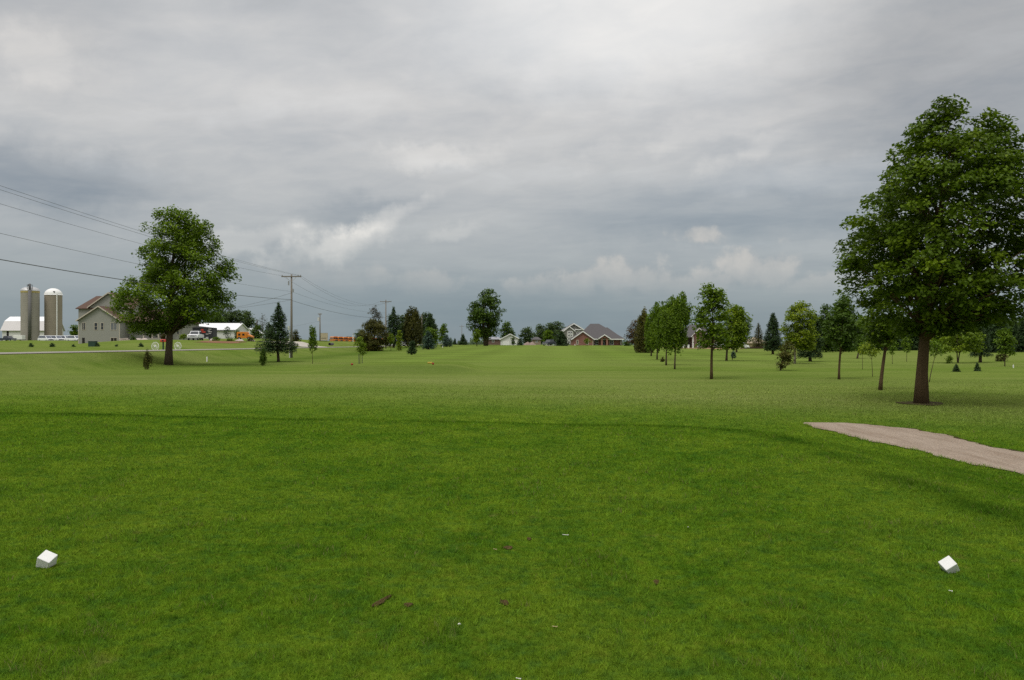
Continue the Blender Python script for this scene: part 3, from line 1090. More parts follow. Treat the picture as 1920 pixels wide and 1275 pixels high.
shrub_cone('small olive arborvitae on a short stem in front of the ash', 277, 62, 660, 688, 9.5, group='young arborvitae on the lawn')
shrub_cone('small arborvitae in front of the lone spruce by the utility pole', 493, 72, 656, 680, 8, col='dark', group='young arborvitae on the lawn')
conifer('lone ragged spruce with long bare leader just left of the utility pole', 522, 84,
        [(568, 521, 523), (584, 515, 530), (600, 509, 536), (612, 511, 535), (628, 498, 544), (644, 488, 552), (656, 482, 556)],
        trunk=(5, 1.5), leaf=5.0, cov=5.4, whorl=10, col='spruce', droop=.10, upturn=.16, seed=3)
broadleaf('slim dark green sapling between the utility pole and the box trailer', 586, 78,
          [(617, 582, 590), (630, 578, 595), (645, 577, 596), (654, 581, 592)], trunk=(1.3, .9), leaf=3.0, cov=4.5, clump=5, col='mid', upright=True, limbs=8, name='sapling', gaps=.4)
broadleaf('staked thin sapling with sparse yellow green leaves by the round cedar bush', 675, 74,
          [(632, 670, 682), (644, 662, 690), (655, 664, 688), (664, 674, 690)], trunk=(1.3, .9), leaf=3.2, cov=3.0, clump=5, col='light', limbs=10, name='sapling', gaps=.6)
broadleaf('wide round olive brown juniper bush beside the staked sapling', 700, 160,
          [(598, 692, 712), (610, 678, 726), (628, 666, 734), (645, 668, 734), (659, 680, 722)], trunk=(5, 3), leaf=2.6, cov=7, clump=7, col='olive', limbs=8, gaps=.1, name='juniper_bush', cat='bush')
broadleaf('thin greyish half bare tree rising behind the round juniper bush', 703, 215,
          [(572, 700, 706), (582, 690, 714), (600, 686, 720), (620, 684, 722)], trunk=(3, 2), leaf=2.4, cov=1.9, clump=5, col='grey', limbs=26, gaps=.7)
conifer('narrow dark spruce with spire top between the juniper bush and twin cedar', 738, 205,
        [(575, 737, 739), (588, 733, 743), (592, 725, 750), (612, 724, 754), (632, 720, 755), (642, 722, 754)], trunk=(4, 1), leaf=4.2, cov=5, whorl=6, col='spruce')
broadleaf('dull green round tree peeking out left of the twin topped cedar', 757, 270, [(588, 750, 764), (600, 744, 768), (635, 744, 768)], trunk=(4, 3), leaf=3, cov=6, clump=7, col='far', limbs=10)
cedar = broadleaf('large brown green cedar with twin tops in the row behind the spruces', 772, 208,
                  [(580, 774, 779), (586, 762, 784), (598, 757, 790), (615, 753, 794), (635, 753, 793), (646, 760, 786)], trunk=(6, 4), leaf=2.8, cov=8, clump=6, col='cedar', upright=True, limbs=8, gaps=.2, name='cedar_tree')
broadleaf('rounded dull green tree behind the pale light pole', 800, 285, [(588, 790, 812), (598, 782, 818), (620, 782, 818), (638, 786, 814)], trunk=(4, 3), leaf=3, cov=6, clump=7, col='far', limbs=10)
conifer('pointed dark spruce directly right of the pale light pole', 807, 215,
        [(588, 806, 808), (600, 800, 814), (615, 794, 820), (632, 790, 823), (642, 792, 822)], trunk=(4, 1), leaf=4, cov=6, whorl=6, col='spruce')
broadleaf('bright green low maple under the pointed dark spruce', 809, 190, [(614, 800, 816), (625, 794, 824), (642, 795, 824)], trunk=(3, 2), leaf=3, cov=6, clump=6, col='mid', limbs=8)
broadleaf('small loose green tree at the right end of the roadside row', 832, 228, [(609, 827, 838), (620, 822, 841), (640, 820, 838)], trunk=(3, 2), leaf=3, cov=4.5, clump=5, col='mid', limbs=10, gaps=.5)
conifer('stout blue spruce with a full two tier skirt', 803, 178,
        [(620, 801, 805), (628, 796, 810), (636, 791, 815), (641, 795, 812), (645, 790, 818), (650, 790, 817)], trunk=(4, 1.5), leaf=3.6, cov=6, whorl=5, col='blue')
conifer('young dark spruce with pinched waist, nearest the fairway edge', 772, 126,
        [(638, 771, 774), (645, 766, 780), (648, 768, 777), (654, 764, 781), (660, 763, 783)], trunk=(3, 1), leaf=3.2, cov=6, whorl=4.5, col='spruce')
conifer('short wide blue grey spruce right of the stout blue spruce', 837, 222,
        [(627, 836, 838), (634, 831, 843), (641, 827, 848), (646, 826, 849)], trunk=(3, 1), leaf=3.2, cov=6, whorl=4.5, col='blue')
conifer('lone conical spruce on the skyline left of the round maple', 868, 285,
        [(625, 867, 869), (633, 864, 872), (641, 860, 877), (648, 859, 878)], trunk=(3, 1), leaf=3, cov=6, whorl=4.5, col='spruce')
conifer('tiny far spruce on the skyline behind the lone conical one', 853, 330, [(634, 852.5, 853.5), (641, 850, 856), (648, 849, 857)], trunk=(2, 1), leaf=2.4, cov=6, whorl=4, col='spruce')
maple = broadleaf('large round maple with dark split trunk on the skyline', 911, 250,
                  [(544, 906, 926), (556, 890, 938), (572, 880, 946), (590, 876, 947), (606, 874, 943), (622, 882, 940), (634, 892, 930)],
                  trunk=(9, 7), leaf=3.6, cov=5.6, clump=9, col='dark', limbs=50, gaps=.6, name='maple_tree', seed=8, stems=2)
broadleaf('small light green tree at the foot of the skyline maple', 894, 238, [(618, 890, 898), (626, 885, 902), (640, 886, 901)], trunk=(2, 1.5), leaf=2.6, cov=5, clump=5, col='light', limbs=6)
broadleaf('dark green tree behind the white garage gable', 951, 335, [(602, 946, 956), (614, 938, 962), (632, 936, 967), (640, 938, 966)], trunk=(4, 3), leaf=3, cov=6, clump=7, col='dark', limbs=10)
broadleaf('thin light green sapling before the narrow roadside spruce', 733, 158, [(625, 729, 737), (634, 726, 740), (645, 728, 738)], trunk=(1.2, .8), leaf=2.6, cov=4, clump=4, col='light', limbs=6, name='sapling')
broadleaf('pale yellow green sapling bushy at its foot before the twin cedar', 748, 156, [(620, 746, 752), (632, 742, 756), (645, 743, 754), (656, 742, 755)], trunk=(1.2, .8), leaf=2.6, cov=4.2, clump=4, col='yellow', limbs=6, name='sapling')
for (px, d, top, hw, lab) in ((676, 330, 618, 14, 'grey green far tree behind the left side of the juniper bush'), (655, 420, 632, 5, 'tiny far tree over the end of the bus row')):
    broadleaf(lab, px, d, [(top, px - hw * .4, px + hw * .4), (top + 8, px - hw, px + hw), (645, px - hw, px + hw)], trunk=(3, 2), leaf=2.6, cov=5, clump=6, col='far', limbs=6)

# trees round the farm, beyond the road
for (px, d, top, l, r_, bot, col, lab) in (
        (425, 330, 572, 395, 462, 628, 'far', 'broad rounded tree over the white shed roof'),
        (405, 320, 586, 380, 432, 628, 'dark', 'dark tree behind the white shed, partly behind the ash'),
        (460, 345, 584, 440, 482, 632, 'far', 'rounded tree over the gable end of the white shed'),
        (484, 262, 612, 466, 500, 640, 'dark', 'dark low tree between the small white building and lone spruce'),
        (505, 270, 606, 494, 516, 640, 'pale', 'pale leafy tree behind the left side of the lone spruce'),
        (555, 235, 622, 545, 564, 640, 'olive', 'rounded bush on the rise right of the utility pole'),
        (139, 285, 608, 130, 150, 632, 'mid', 'leafy green tree at the left corner of the grey farmhouse')):
    broadleaf(lab, px, d, [(top, (l + px) / 2 + 2, (r_ + px) / 2 - 2), (top + (bot - top) * .3, l + 2, r_ - 2), (top + (bot - top) * .7, l, r_), (bot, l + 4, r_ - 4)], trunk=(4, 3), leaf=3.2, cov=5.5, clump=7, col=col, limbs=14)
broadleaf('bare branched grey tree beyond the small white building', 492, 290, [(590, 490, 496), (602, 484, 503), (630, 482, 502)], trunk=(2.5, 1.5), leaf=2.2, cov=.8, clump=5, col='grey', limbs=40)
broadleaf('spindly sapling in front of the white shed wall', 426, 168, [(613, 421, 431), (624, 417, 436), (633, 421, 431)], trunk=(1, .7), leaf=2.2, cov=1.6, clump=4, col='pale', limbs=16, name='sapling')
broadleaf('small dark tree at the corner of the white shed', 444, 240, [(619, 443, 446), (628, 440, 448), (636, 440, 448)], trunk=(1.5, 1), leaf=2.4, cov=6, clump=4, col='dark', limbs=4, name='small_tree')
for (px, d, h, hw, lab) in ((58, 88, 8, 5.5, 'dark little roadside shrub in front of the tall grey silo'), (98, 92, 8, 5.5, 'dark little roadside shrub in front of the domed silo'),
                            (138, 95, 5, 4, 'tiny roadside shrub left of the farmhouse gable'), (181, 99, 8, 6, 'dark roadside shrub beside the green utility box'),
                            (219, 100, 4, 4, 'tiny roadside shrub below the farmhouse corner'), (264, 102, 9, 5.5, 'pointed roadside shrub left of the left wagon wheel')):
    p = at(px, d)
    b = HORIZ + (EYE - p.z) * F / d
    broadleaf(lab, px, d, [(b - h, px - 1, px + 1), (b - h * .6, px - hw * .7, px + hw * .7), (b - h * .15, px - hw, px + hw), (b, px - hw * .8, px + hw * .8)],
              trunk=(1.5, 1), leaf=2.2, cov=6, clump=2.6, col='spruce', limbs=3, gaps=.1, group='little shrubs along the far roadside', name='roadside_shrub', cat='shrub')
broadleaf('dark red leaved shrub behind the mailbox on the farmhouse lawn', 307, 160, [(625, 304, 310), (630, 301, 313), (635, 303, 311)], trunk=(1.5, 1), leaf=2.2, cov=6, clump=3, col='brown', limbs=3, name='red_shrub', cat='shrub')
for (px, d, top, hw, col, lab) in ((345, 165, 627, 8, 'light', 'flowering green bush at the right corner of the farmhouse'), (405, 166, 632, 9, 'mid', 'low green bed plants in front of the shed wall'), (432, 168, 633, 8, 'mid', 'low bushy plants left of the orange bus'), (470, 170, 632, 7, 'olive', 'dark low bush in front of the orange bus hood'),
                                  (250, 171, 631, 6, 'dark', 'dark bush by the farmhouse porch')):
    broadleaf(lab, px, d, [(top, px - hw * .5, px + hw * .5), (top + 3, px - hw, px + hw), (top + 8, px - hw, px + hw)], trunk=(1, .8), leaf=2.2, cov=5, clump=3, col=col, limbs=3, name='garden_bush', cat='bush')

# skyline between the maple and the brick house
for (px, d, top, l, r_, col, lab) in (
        (990, 360, 613, 975, 1006, 'far', 'rounded far tree right of the white garage'), (1012, 420, 611, 998, 1030, 'far', 'far tree crown directly behind the low brown house'),
        (1030, 330, 609, 1018, 1044, 'pale', 'paler loose tree left of the grey two storey house'), (1043, 400, 602, 1024, 1064, 'far', 'tallest rounded far tree behind the skyline spruce'),
        (1028, 290, 618, 1018, 1038, 'mid', 'mid green tree above the parked dark vehicle')):
    broadleaf(lab, px, d, [(top, px - 5, px + 6), (top + 6, l + 3, r_ - 3), (top + 16, l, r_), (642, l + 2, r_ - 2)], trunk=(4, 3), leaf=3, cov=6, clump=7, col=col, limbs=12)
conifer('broad dark spruce in front of the grey two storey house', 1053, 248, [(620, 1051, 1055), (630, 1045, 1061), (640, 1041, 1066), (647, 1039, 1068)], trunk=(5, 2), leaf=3.4, cov=7, whorl=5, col='spruce')
conifer('small dark spruce at the right corner of the white garage', 975, 270, [(634, 974, 976), (641, 970, 981), (648, 968, 983)], trunk=(2, 1), leaf=2.6, cov=6, whorl=4, col='spruce')
broadleaf('slim dark shrub against the white garage wall', 962, 272, [(630, 961, 965), (638, 958, 966), (646, 959, 966)], trunk=(1.5, 1), leaf=2.4, cov=5, clump=3, col='dark', limbs=4, name='slim_shrub', cat='shrub')
broadleaf('thin light sapling in front of the brick gable', 1101, 244, [(634, 1098, 1104), (639, 1094, 1108), (645, 1096, 1106)], trunk=(1, .7), leaf=2.4, cov=2.6, clump=3.5, col='light', limbs=6, name='sapling')
broadleaf('rounded blue green shrub at the right end of the brick house', 1175, 246, [(640, 1171, 1179), (645, 1168, 1182), (651, 1169, 1182)], trunk=(2, 1), leaf=2.4, cov=6, clump=3.5, col='dark', limbs=4, name='round_shrub', cat='shrub')
broadleaf('sparse reddish brown tree left of the leaning cedar', 1190, 178, [(601, 1188, 1198), (612, 1178, 1202), (626, 1172, 1204), (644, 1178, 1204)], trunk=(3, 2), leaf=2.8, cov=3.2, clump=6, col='brown', limbs=20, gaps=.6)
broadleaf('dense olive brown cedar with a leaning tip', 1209, 142, [(584, 1208, 1212), (596, 1198, 1214), (612, 1191, 1220), (635, 1186, 1227), (652, 1188, 1229), (661, 1194, 1224)],
          trunk=(5, 4), leaf=3, cov=8, clump=6, col='olive', upright=True, limbs=8, gaps=.15, name='cedar_tree')
# row of young trees along the right of the fairway
row = 'young trees in a row right of the fairway'
for (px, d, top, l, r_, bot, tw, lab) in ((1221, 116, 578, 1206, 1242, 648, 3.5, 'young feathery green tree, deepest of the fairway row'), (1232, 93, 573, 1214, 1254, 648, 3.5, 'young feathery tree second deepest in the fairway row'),
                                         (1249, 72, 566, 1228, 1274, 650, 4, 'young feathery tree second nearest in the fairway row'), (1265, 61, 554, 1238, 1298, 652, 4, 'young feathery tree with tallest tip, nearest of the fairway row')):
    tip = r_ - (r_ - l) * .28
    broadleaf(lab, px, d, [(top, tip - 3, tip + 3), (top + 14, px - (px - l) * .45, r_ - 4), (top + 32, l + 3, r_ - 3), (top + 58, l, r_), (bot, px - 12, px + 14)],
              trunk=(tw, tw * .7), leaf=4.0, cov=7.5, clump=8, col='mid', upright=True, limbs=30, gaps=.25, group=row, name='young_tree')
broadleaf('short narrow bush between two thin trunks of the fairway row', 1242, 84, [(669, 1240, 1244), (675, 1238, 1246), (681, 1240, 1244)], trunk=(1.2, 1), leaf=2.2, cov=5, clump=2.5, col='olive', limbs=3, name='narrow_bush', cat='bush')
broadleaf('young maple with ragged sparse top on a straight brown trunk', 1334, 46.5,
          [(532, 1316, 1330), (545, 1308, 1368), (565, 1303, 1372), (585, 1298, 1370), (605, 1296, 1374), (630, 1296, 1374), (650, 1304, 1360)],
          trunk=(7, 5.5), leaf=6.2, cov=4.2, clump=13, col='ash', flat=.5, droop=.3, limbs=46, gaps=.9, bark=BARK_WARM, name='young_maple', seed=4)
broadleaf('round yellow green maple close behind the ragged young maple', 1362, 86, [(573, 1360, 1392), (590, 1346, 1402), (610, 1336, 1408), (632, 1336, 1404), (651, 1350, 1394)],
          trunk=(5, 4), leaf=4.6, cov=6, clump=10, col='light', limbs=40, gaps=.5, name='maple_tree', seed=12)
broadleaf('dark green tree behind the round yellow green maple', 1381, 150, [(592, 1374, 1398), (606, 1366, 1410), (635, 1366, 1408), (648, 1374, 1396)], trunk=(4, 3), leaf=3.4, cov=6, clump=8, col='dark', limbs=20)
conifer('little blue spruce with leaning stem behind the round yellow green maple', 1373, 92, [(659, 1373, 1377), (664, 1370, 1380), (669, 1370, 1380)], trunk=(1.6, 1), leaf=2.6, cov=6, whorl=3.5, col='blue')
conifer('full dark blue spruce left of the bright birch', 1449, 128, [(587, 1448, 1451), (600, 1442, 1457), (618, 1437, 1462), (638, 1432, 1466), (652, 1431, 1466)], trunk=(4.5, 1.5), leaf=4.2, cov=7, whorl=6.5, col='spruce', bark=BARK_WARM)
conifer('thin grey green far spruce left of the full dark blue one', 1422, 230, [(606, 1421, 1423), (620, 1416, 1429), (640, 1410, 1434), (652, 1410, 1434)], trunk=(3, 1), leaf=3.2, cov=3, whorl=6, col='olive')
broadleaf('bright yellow green birch with pale trunk', 1490, 77, [(567, 1492, 1518), (582, 1476, 1524), (602, 1466, 1530), (622, 1462, 1534), (642, 1466, 1534), (653, 1476, 1526)],
          trunk=(5, 4), leaf=4.4, cov=6.5, clump=9, col='yellow', limbs=40, gaps=.45, bark=BARK_PALE, name='birch_tree', seed=9)
conifer('dark flat skirted spruce under the right side of the birch', 1519, 86, [(588, 1528, 1531), (610, 1512, 1540), (640, 1502, 1541), (656, 1496, 1541), (664, 1494, 1540)], trunk=(6, 3), leaf=4.2, cov=6, whorl=7, col='spruce')
broadleaf('leaning grey olive bush with a low side clump', 1463, 60.5, [(640, 1468, 1482), (652, 1460, 1492), (666, 1456, 1496), (680, 1450, 1484), (690, 1458, 1472)], trunk=(4, 3), leaf=4, cov=3.2, clump=8, col='olive', limbs=22, gaps=.7, lean=.12, name='leaning_bush', cat='bush')
broadleaf('dark spreading young tree on a thin straight trunk left of the tall maple', 1573, 44.5,
          [(562, 1568, 1600), (580, 1556, 1610), (605, 1546, 1624), (630, 1544, 1622), (656, 1556, 1600)], trunk=(5.5, 4.5), leaf=6.2, cov=5, clump=13, col='dark', limbs=40, gaps=.6, bark=BARK_WARM, name='young_tree', seed=31)
broadleaf('young tree on a slightly leaning trunk just left of the tall maple', 1650, 35.2,
          [(545, 1640, 1690), (570, 1622, 1704), (600, 1610, 1708), (630, 1622, 1700), (648, 1640, 1680)], trunk=(9, 7), leaf=7, cov=4.6, clump=15, col='maple', limbs=40, gaps=.6, lean=.10, bark=BARK_WARM, name='young_tree', seed=32)
broadleaf('small yellow green sapling on a thin black stem', 1636, 48, [(641, 1622, 1640), (650, 1608, 1652), (660, 1606, 1654), (667, 1622, 1650)], trunk=(1.5, 1.2), leaf=4.2, cov=2.6, clump=7, col='yellow', limbs=16, gaps=.7, name='sapling')
broadleaf('dark leaning young tree with a tuft at its foot', 1607, 100, [(628, 1606, 1620), (640, 1602, 1626), (656, 1602, 1624)], trunk=(4, 3), leaf=3.4, cov=5, clump=6, col='dark', limbs=10, lean=.2)
for (px, d, top, bot, hw, lab) in ((1617, 62, 640, 664, 10, 'spindly sapling nearly hidden behind the thin black stem'), (1673, 76, 636, 662, 10, 'thin sapling between the two young trunks left of the tall maple'), (1700, 86, 632, 660, 11, 'thin sapling just left of the tall maple trunk')):
    broadleaf(lab, px, d, [(top, px - 3, px + 4), (top + 9, px - hw, px + hw), (bot, px - hw * .7, px + hw * .7)], trunk=(1.1, .9), leaf=3.4, cov=3, clump=5, col='mid', limbs=10, name='sapling', gaps=.5)
broadleaf('crooked stemmed sapling close right of the tall maple trunk', 1742, 41, [(640, 1744, 1762), (652, 1738, 1776), (664, 1742, 1764)], trunk=(2, 1.6), leaf=5, cov=2.4, clump=8, col='mid', limbs=14, lean=.16, name='sapling')
broadleaf('spreading yellow green crabapple with forked low trunk', 1796, 80, [(614, 1780, 1830), (626, 1752, 1842), (642, 1742, 1844), (658, 1748, 1838)], trunk=(3, 2.4), leaf=4.6, cov=5, clump=9, col='light', limbs=30, stems=2, gaps=.5, name='crabapple_tree', seed=6)
conifer('knee high bushy spruce below the crabapple', 1793, 56.5, [(682, 1792, 1794), (690, 1788, 1798), (697, 1785, 1802)], trunk=(1.6, 1), leaf=3.4, cov=7, whorl=4, col='spruce')
conifer('knee high bushy spruce below the dark trunked spruce', 1832, 58.5, [(680, 1831, 1833), (688, 1828, 1837), (695, 1825, 1840)], trunk=(1.6, 1), leaf=3.4, cov=7, whorl=4, col='spruce')
broadleaf('small round bush left of the crabapple trunks', 1779, 78, [(667, 1775, 1784), (673, 1773, 1787), (680, 1774, 1785)], trunk=(1.4, 1), leaf=2.8, cov=5, clump=3.5, col='mid', limbs=4, name='round_bush', cat='bush')
broadleaf('round brown twiggy bush at the far right lawn', 1877, 86, [(663, 1870, 1884), (669, 1865, 1890), (677, 1868, 1886)], trunk=(1.4, 1), leaf=3, cov=5, clump=4, col='olive', limbs=6, name='round_bush', cat='bush')
conifer('dark trunked spruce right of the crabapple', 1838, 84, [(598, 1837, 1840), (620, 1828, 1849), (645, 1822, 1856), (662, 1818, 1860)], trunk=(5.5, 2), leaf=4.4, cov=5, whorl=8, col='spruce')
broadleaf('slender green tree on a thin trunk beside the white stake', 1884, 69, [(612, 1878, 1892), (630, 1868, 1902), (652, 1866, 1904), (664, 1874, 1896)], trunk=(2.4, 2), leaf=4.4, cov=5, clump=9, col='mid', limbs=24, gaps=.45, name='young_tree')

# dark wood closing the right side
rw = np.random.default_rng(77)
wood = [(1549, 150, 574, 14, 'b', 'loose tall dark tree at the left end of the wood'), (1566, 170, 590, 12, 's', 'dark spruce second along the wood edge'), (1583, 165, 556, 15, 'b', 'tallest loose tree of the wood, left of the maple crown'),
        (1600, 185, 600, 13, 's', 'spruce in the wood behind the dark spreading young tree'), (1618, 190, 604, 14, 'b', 'round tree in the wood between two young trunks'), (1637, 185, 608, 13, 's', 'spruce in the wood behind the small yellow sapling'),
        (1657, 190, 600, 14, 'b', 'round tree in the wood behind the leaning young trunk'), (1676, 185, 606, 13, 's', 'spruce in the wood left of the big trunk'), (1695, 195, 602, 14, 'b', 'leafy tree in the wood touching the left of the big trunk'),
        (1715, 190, 606, 13, 's', 'spruce in the wood hidden partly by the big trunk'), (1744, 190, 602, 14, 'b', 'leafy tree in the wood right of the big trunk'), (1764, 195, 600, 13, 's', 'spruce in the wood behind the crabapple left side'),
        (1784, 185, 598, 15, 'b', 'leafy tree in the wood above the crabapple'), (1806, 190, 600, 13, 's', 'spruce in the wood over the crabapple right side'), (1828, 185, 596, 15, 'b', 'leafy wood tree behind the dark trunked spruce'),
        (1851, 160, 590, 15, 's', 'wide dark spruce in the wood near the slender green tree'), (1873, 150, 584, 17, 's', 'tall dark spruce behind the slender green tree'), (1904, 175, 612, 12, 's', 'lower spruce at the gap of sky on the right'),
        (1921, 160, 600, 14, 's', 'dark spruce cut by the right edge of the picture')]
for (px, d, top, hw, kind, lab) in wood:
    hw, top = hw * 1.3, top - 6
    if kind == 's':
        conifer(lab, px, d, [(top, px - 1, px + 1), (top + 14, px - hw * .45, px + hw * .45), (top + 32, px - hw * .8, px + hw * .8), (650, px - hw, px + hw), (656, px - hw, px + hw)], trunk=(4, 1.5), leaf=4.2, cov=6, whorl=6.5, col='spruce', group='trees of the dark wood')
    else:
        broadleaf(lab, px, d, [(top, px - 4, px + 4), (top + 14, px - hw * .7, px + hw * .7), (top + 34, px - hw, px + hw), (652, px - hw, px + hw), (657, px - hw * .7, px + hw * .7)], trunk=(4, 3), leaf=4, cov=6, clump=9, col='dark', limbs=14, group='trees of the dark wood', gaps=.4)


def leaf_band(name, label, px0, px1, d0, d1, top0, top1, bot, n, leaf, col, seed):
    """continuous low growth seen as one mass far off"""
    rng = np.random.default_rng(seed)
    px = px0 + (px1 - px0) * rng.random(n)
    d = d0 + (d1 - d0) * rng.random(n)
    top = top0 + (top1 - top0) * (px - px0) / (px1 - px0) + 3.5 * np.sin(px * .31) + 2.5 * np.sin(px * .83 + 1) + 1.5 * np.sin(px * 1.9)
    u = rng.random(n) ** .8
    py = top + (bot - top) * u
    x = (px - 960) / F * d
    g = H(x, d)
    z = np.maximum(EYE + (HORIZ - py) / F * d, g + .1)
    pts = np.stack([x, d, z], 1)
    lv = leaf * d / F * (.7 + .6 * rng.random(n))
    v, f = leaves(pts, rng.normal(size=(n, 3)) * .7 + np.array([0, -.5, .7]), rng.normal(size=(n, 3)), lv, lv * .65)
    t = np.clip(.5 + .22 * np.sin(px * .6) + .2 * rng.normal(size=n), 0, 1)
    tag(link(name, np_mesh(name, v, f, LEAF[col], {'tint': t})), label, 'undergrowth', kind='stuff')


leaf_band('undergrowth', 'dark undergrowth filling the foot of the right hand wood', 1535, 1960, 196, 212, 598, 598, 661, 100000, 4.2, 'dark', 1)
leaf_band('distant_treeline', 'low far hedges and trees along the horizon', 400, 1560, 520, 640, 638, 638, 660, 30000, 2.6, 'far', 2)
leaf_band('distant_hedge', 'rough low hedge on the skyline left of the maple', 842, 912, 380, 400, 640, 638, 655, 2600, 2.6, 'pale', 3)
# ------------------------------------------------------------------ buildings
WHITE = mat('white_paint', (.80, .79, .77), rough=.5, spec=.3, var=.05, vscale=1.5)
WHITE_METAL = mat('white_metal_roof', (.82, .82, .82), rough=.4, spec=.4, var=.05, vscale=.4, wave=('X', .9, .25))
WHITE_WALL = mat('white_siding', (.66, .65, .63), rough=.6, spec=.25, var=.06, vscale=.5, wave=('X', .45, .35))
PINK_ROOF = mat('grey_pink_roof', (.56, .53, .52), rough=.6, spec=.3, var=.06, vscale=.4, wave=('X', .9, .25))  # lower barn slope, greyer and pinker than the white upper one
SIDING = mat('grey_green_siding', (.30, .295, .265), rough=.7, spec=.2, var=.05, vscale=.6, wave=('Z', .14, .55))
TRIM = mat('cream_trim', (.52, .46, .38), rough=.6, spec=.25, var=.05)
SHINGLE = mat('brown_shingle', (.118, .076, .060), rough=.9, spec=.1, var=.25, vscale=5, wave=('Z', .12, .4))
GREY_SHINGLE = mat('grey_shingle', (.105, .098, .10), rough=.9, spec=.1, var=.2, vscale=4, wave=('Z', .12, .4))
GLASS = glass()
GLASS_PALE = glass('window_reflecting', (.15, .155, .165))
DARK = mat('dark_opening', (.02, .018, .016), rough=.6)
CONC = mat('concrete_stave', (.325, .30, .26), rough=.9, spec=.15, var=.16, vscale=.35, bump=.3, wave=('Z', .76, .45))
CONC2 = mat('concrete_stave_brown', (.30, .258, .205), rough=.9, spec=.15, var=.16, vscale=.35, bump=.3, wave=('Z', .76, .45))
GALV = mat('galvanised', (.46, .46, .46), rough=.45, spec=.5, var=.15, vscale=1, metal=.4)
STEEL_DARK = mat('dark_steel', (.08, .08, .08), rough=.6, var=.2)
TYRE = mat('tyre_rubber', (.02, .02, .02), rough=.9, spec=.1)
WOOD_POLE = mat('weathered_pole', (.20, .175, .145), rough=.95, spec=.1, var=.3, vscale=3, bump=.4, stretch=(4, 4, .4))
BRICK = brick_mat('red_brick', (.235, .068, .048))


def window(parent, x0, x1, z0, z1, y, fm=None, pm=None, mull=0, fw=.09, sill=True):
    """window on a wall that faces -y"""
    fm, pm = fm or TRIM, pm or GLASS
    mb = MB()
    mb.box(x0 - fw, x1 + fw, y - .05, y + .04, z1, z1 + fw).box(x0 - fw, x1 + fw, y - .05, y + .04, z0 - fw, z0)
    mb.box(x0 - fw, x0, y - .05, y + .04, z0, z1).box(x1, x1 + fw, y - .05, y + .04, z0, z1)
    for i in range(mull):
        xm = x0 + (x1 - x0) * (i + 1) / (mull + 1)
        mb.box(xm - fw * .4, xm + fw * .4, y - .045, y + .04, z0, z1)
    zm = (z0 + z1) / 2
    if mull == 0:
        mb.box(x0, x1, y - .04, y + .03, zm - .025, zm + .025)
    w = mb.build('window', fm, parent)
    MB().box(x0, x1, y - .012, y + .02, z0, z1).build('pane', pm, w)
    return w


def gable(mbw, x0, x1, y0, y1, z0, ze, zr):
    """walls of a block whose gable faces -y"""
    xm = (x0 + x1) / 2
    mbw.prism([(x0, z0), (x1, z0), (x1, ze), (xm, zr), (x0, ze)], y0, y1, 'y')


def gable_roof(x0, x1, y0, y1, ze, zr, over=.45, th=.16):
    """two slabs, ridge along y"""
    mb = MB()
    xm = (x0 + x1) / 2
    sl = (zr - ze) / (xm - x0)
    o = over
    for sgn, xe in ((-1, x0), (1, x1)):
        xe2 = xe + sgn * o
        zz = ze - sl * o
        a = [(xm, y0 - o, zr + .02), (xe2, y0 - o, zz + .02), (xe2, y1 + .1, zz + .02), (xm, y1 + .1, zr + .02)]
        b = [(p[0], p[1], p[2] + th) for p in a]
        mb.hexa(a, b)
    return mb


def rake_trim(x0, x1, y, ze, zr, over=.45, w=.26, th=.06):
    """pale boards along the gable edge, set a little in front of the roof edge"""
    mb = MB()
    xm = (x0 + x1) / 2
    sl = (zr - ze) / (xm - x0)
    for sgn, xe in ((-1, x0), (1, x1)):
        xe2, zz = xe + sgn * over, ze - sl * over
        a = [(xm, y - over - th, zr + .19 - w), (xe2, y - over - th, zz + .19 - w), (xe2, y - over - th, zz + .195), (xm, y - over - th, zr + .195)]
        b = [(p[0], y - over - .003, p[2]) for p in a]
        mb.hexa(a, b)
    return mb


def side_roof(x0, x1, y0, y1, ze, zr, over=.45, th=.16, hipl=0.0, hipr=0.0):
    """ridge along x; hips pull the ridge ends in, plain ends are left open over the gable wall"""
    mb = MB()
    ym = (y0 + y1) / 2
    sl = (zr - ze) / (ym - y0)
    zl = ze - sl * over + .02
    zr = zr + .02
    X0, X1, Y0, Y1 = x0 - over, x1 + over, y0 - over, y1 + over
    v = [(X0, Y0, zl), (X1, Y0, zl), (X1, Y1, zl), (X0, Y1, zl), (X0 + hipl, ym, zr), (X1 - hipr, ym, zr)]
    vt = [(p[0], p[1], p[2] + th) for p in v]
    f = [(0, 4, 5, 1), (2, 5, 4, 3), (6, 7, 11, 10), (8, 9, 10, 11), (0, 1, 7, 6), (2, 3, 9, 8)]
    f += [(0, 3, 4), (9, 6, 10), (3, 0, 6, 9)] if hipl else [(0, 6, 10, 4), (4, 10, 9, 3)]
    f += [(1, 5, 2), (7, 8, 11), (1, 2, 8, 7)] if hipr else [(1, 5, 11, 7), (5, 2, 8, 11)]
    mb.add(v + vt, f)
    return mb


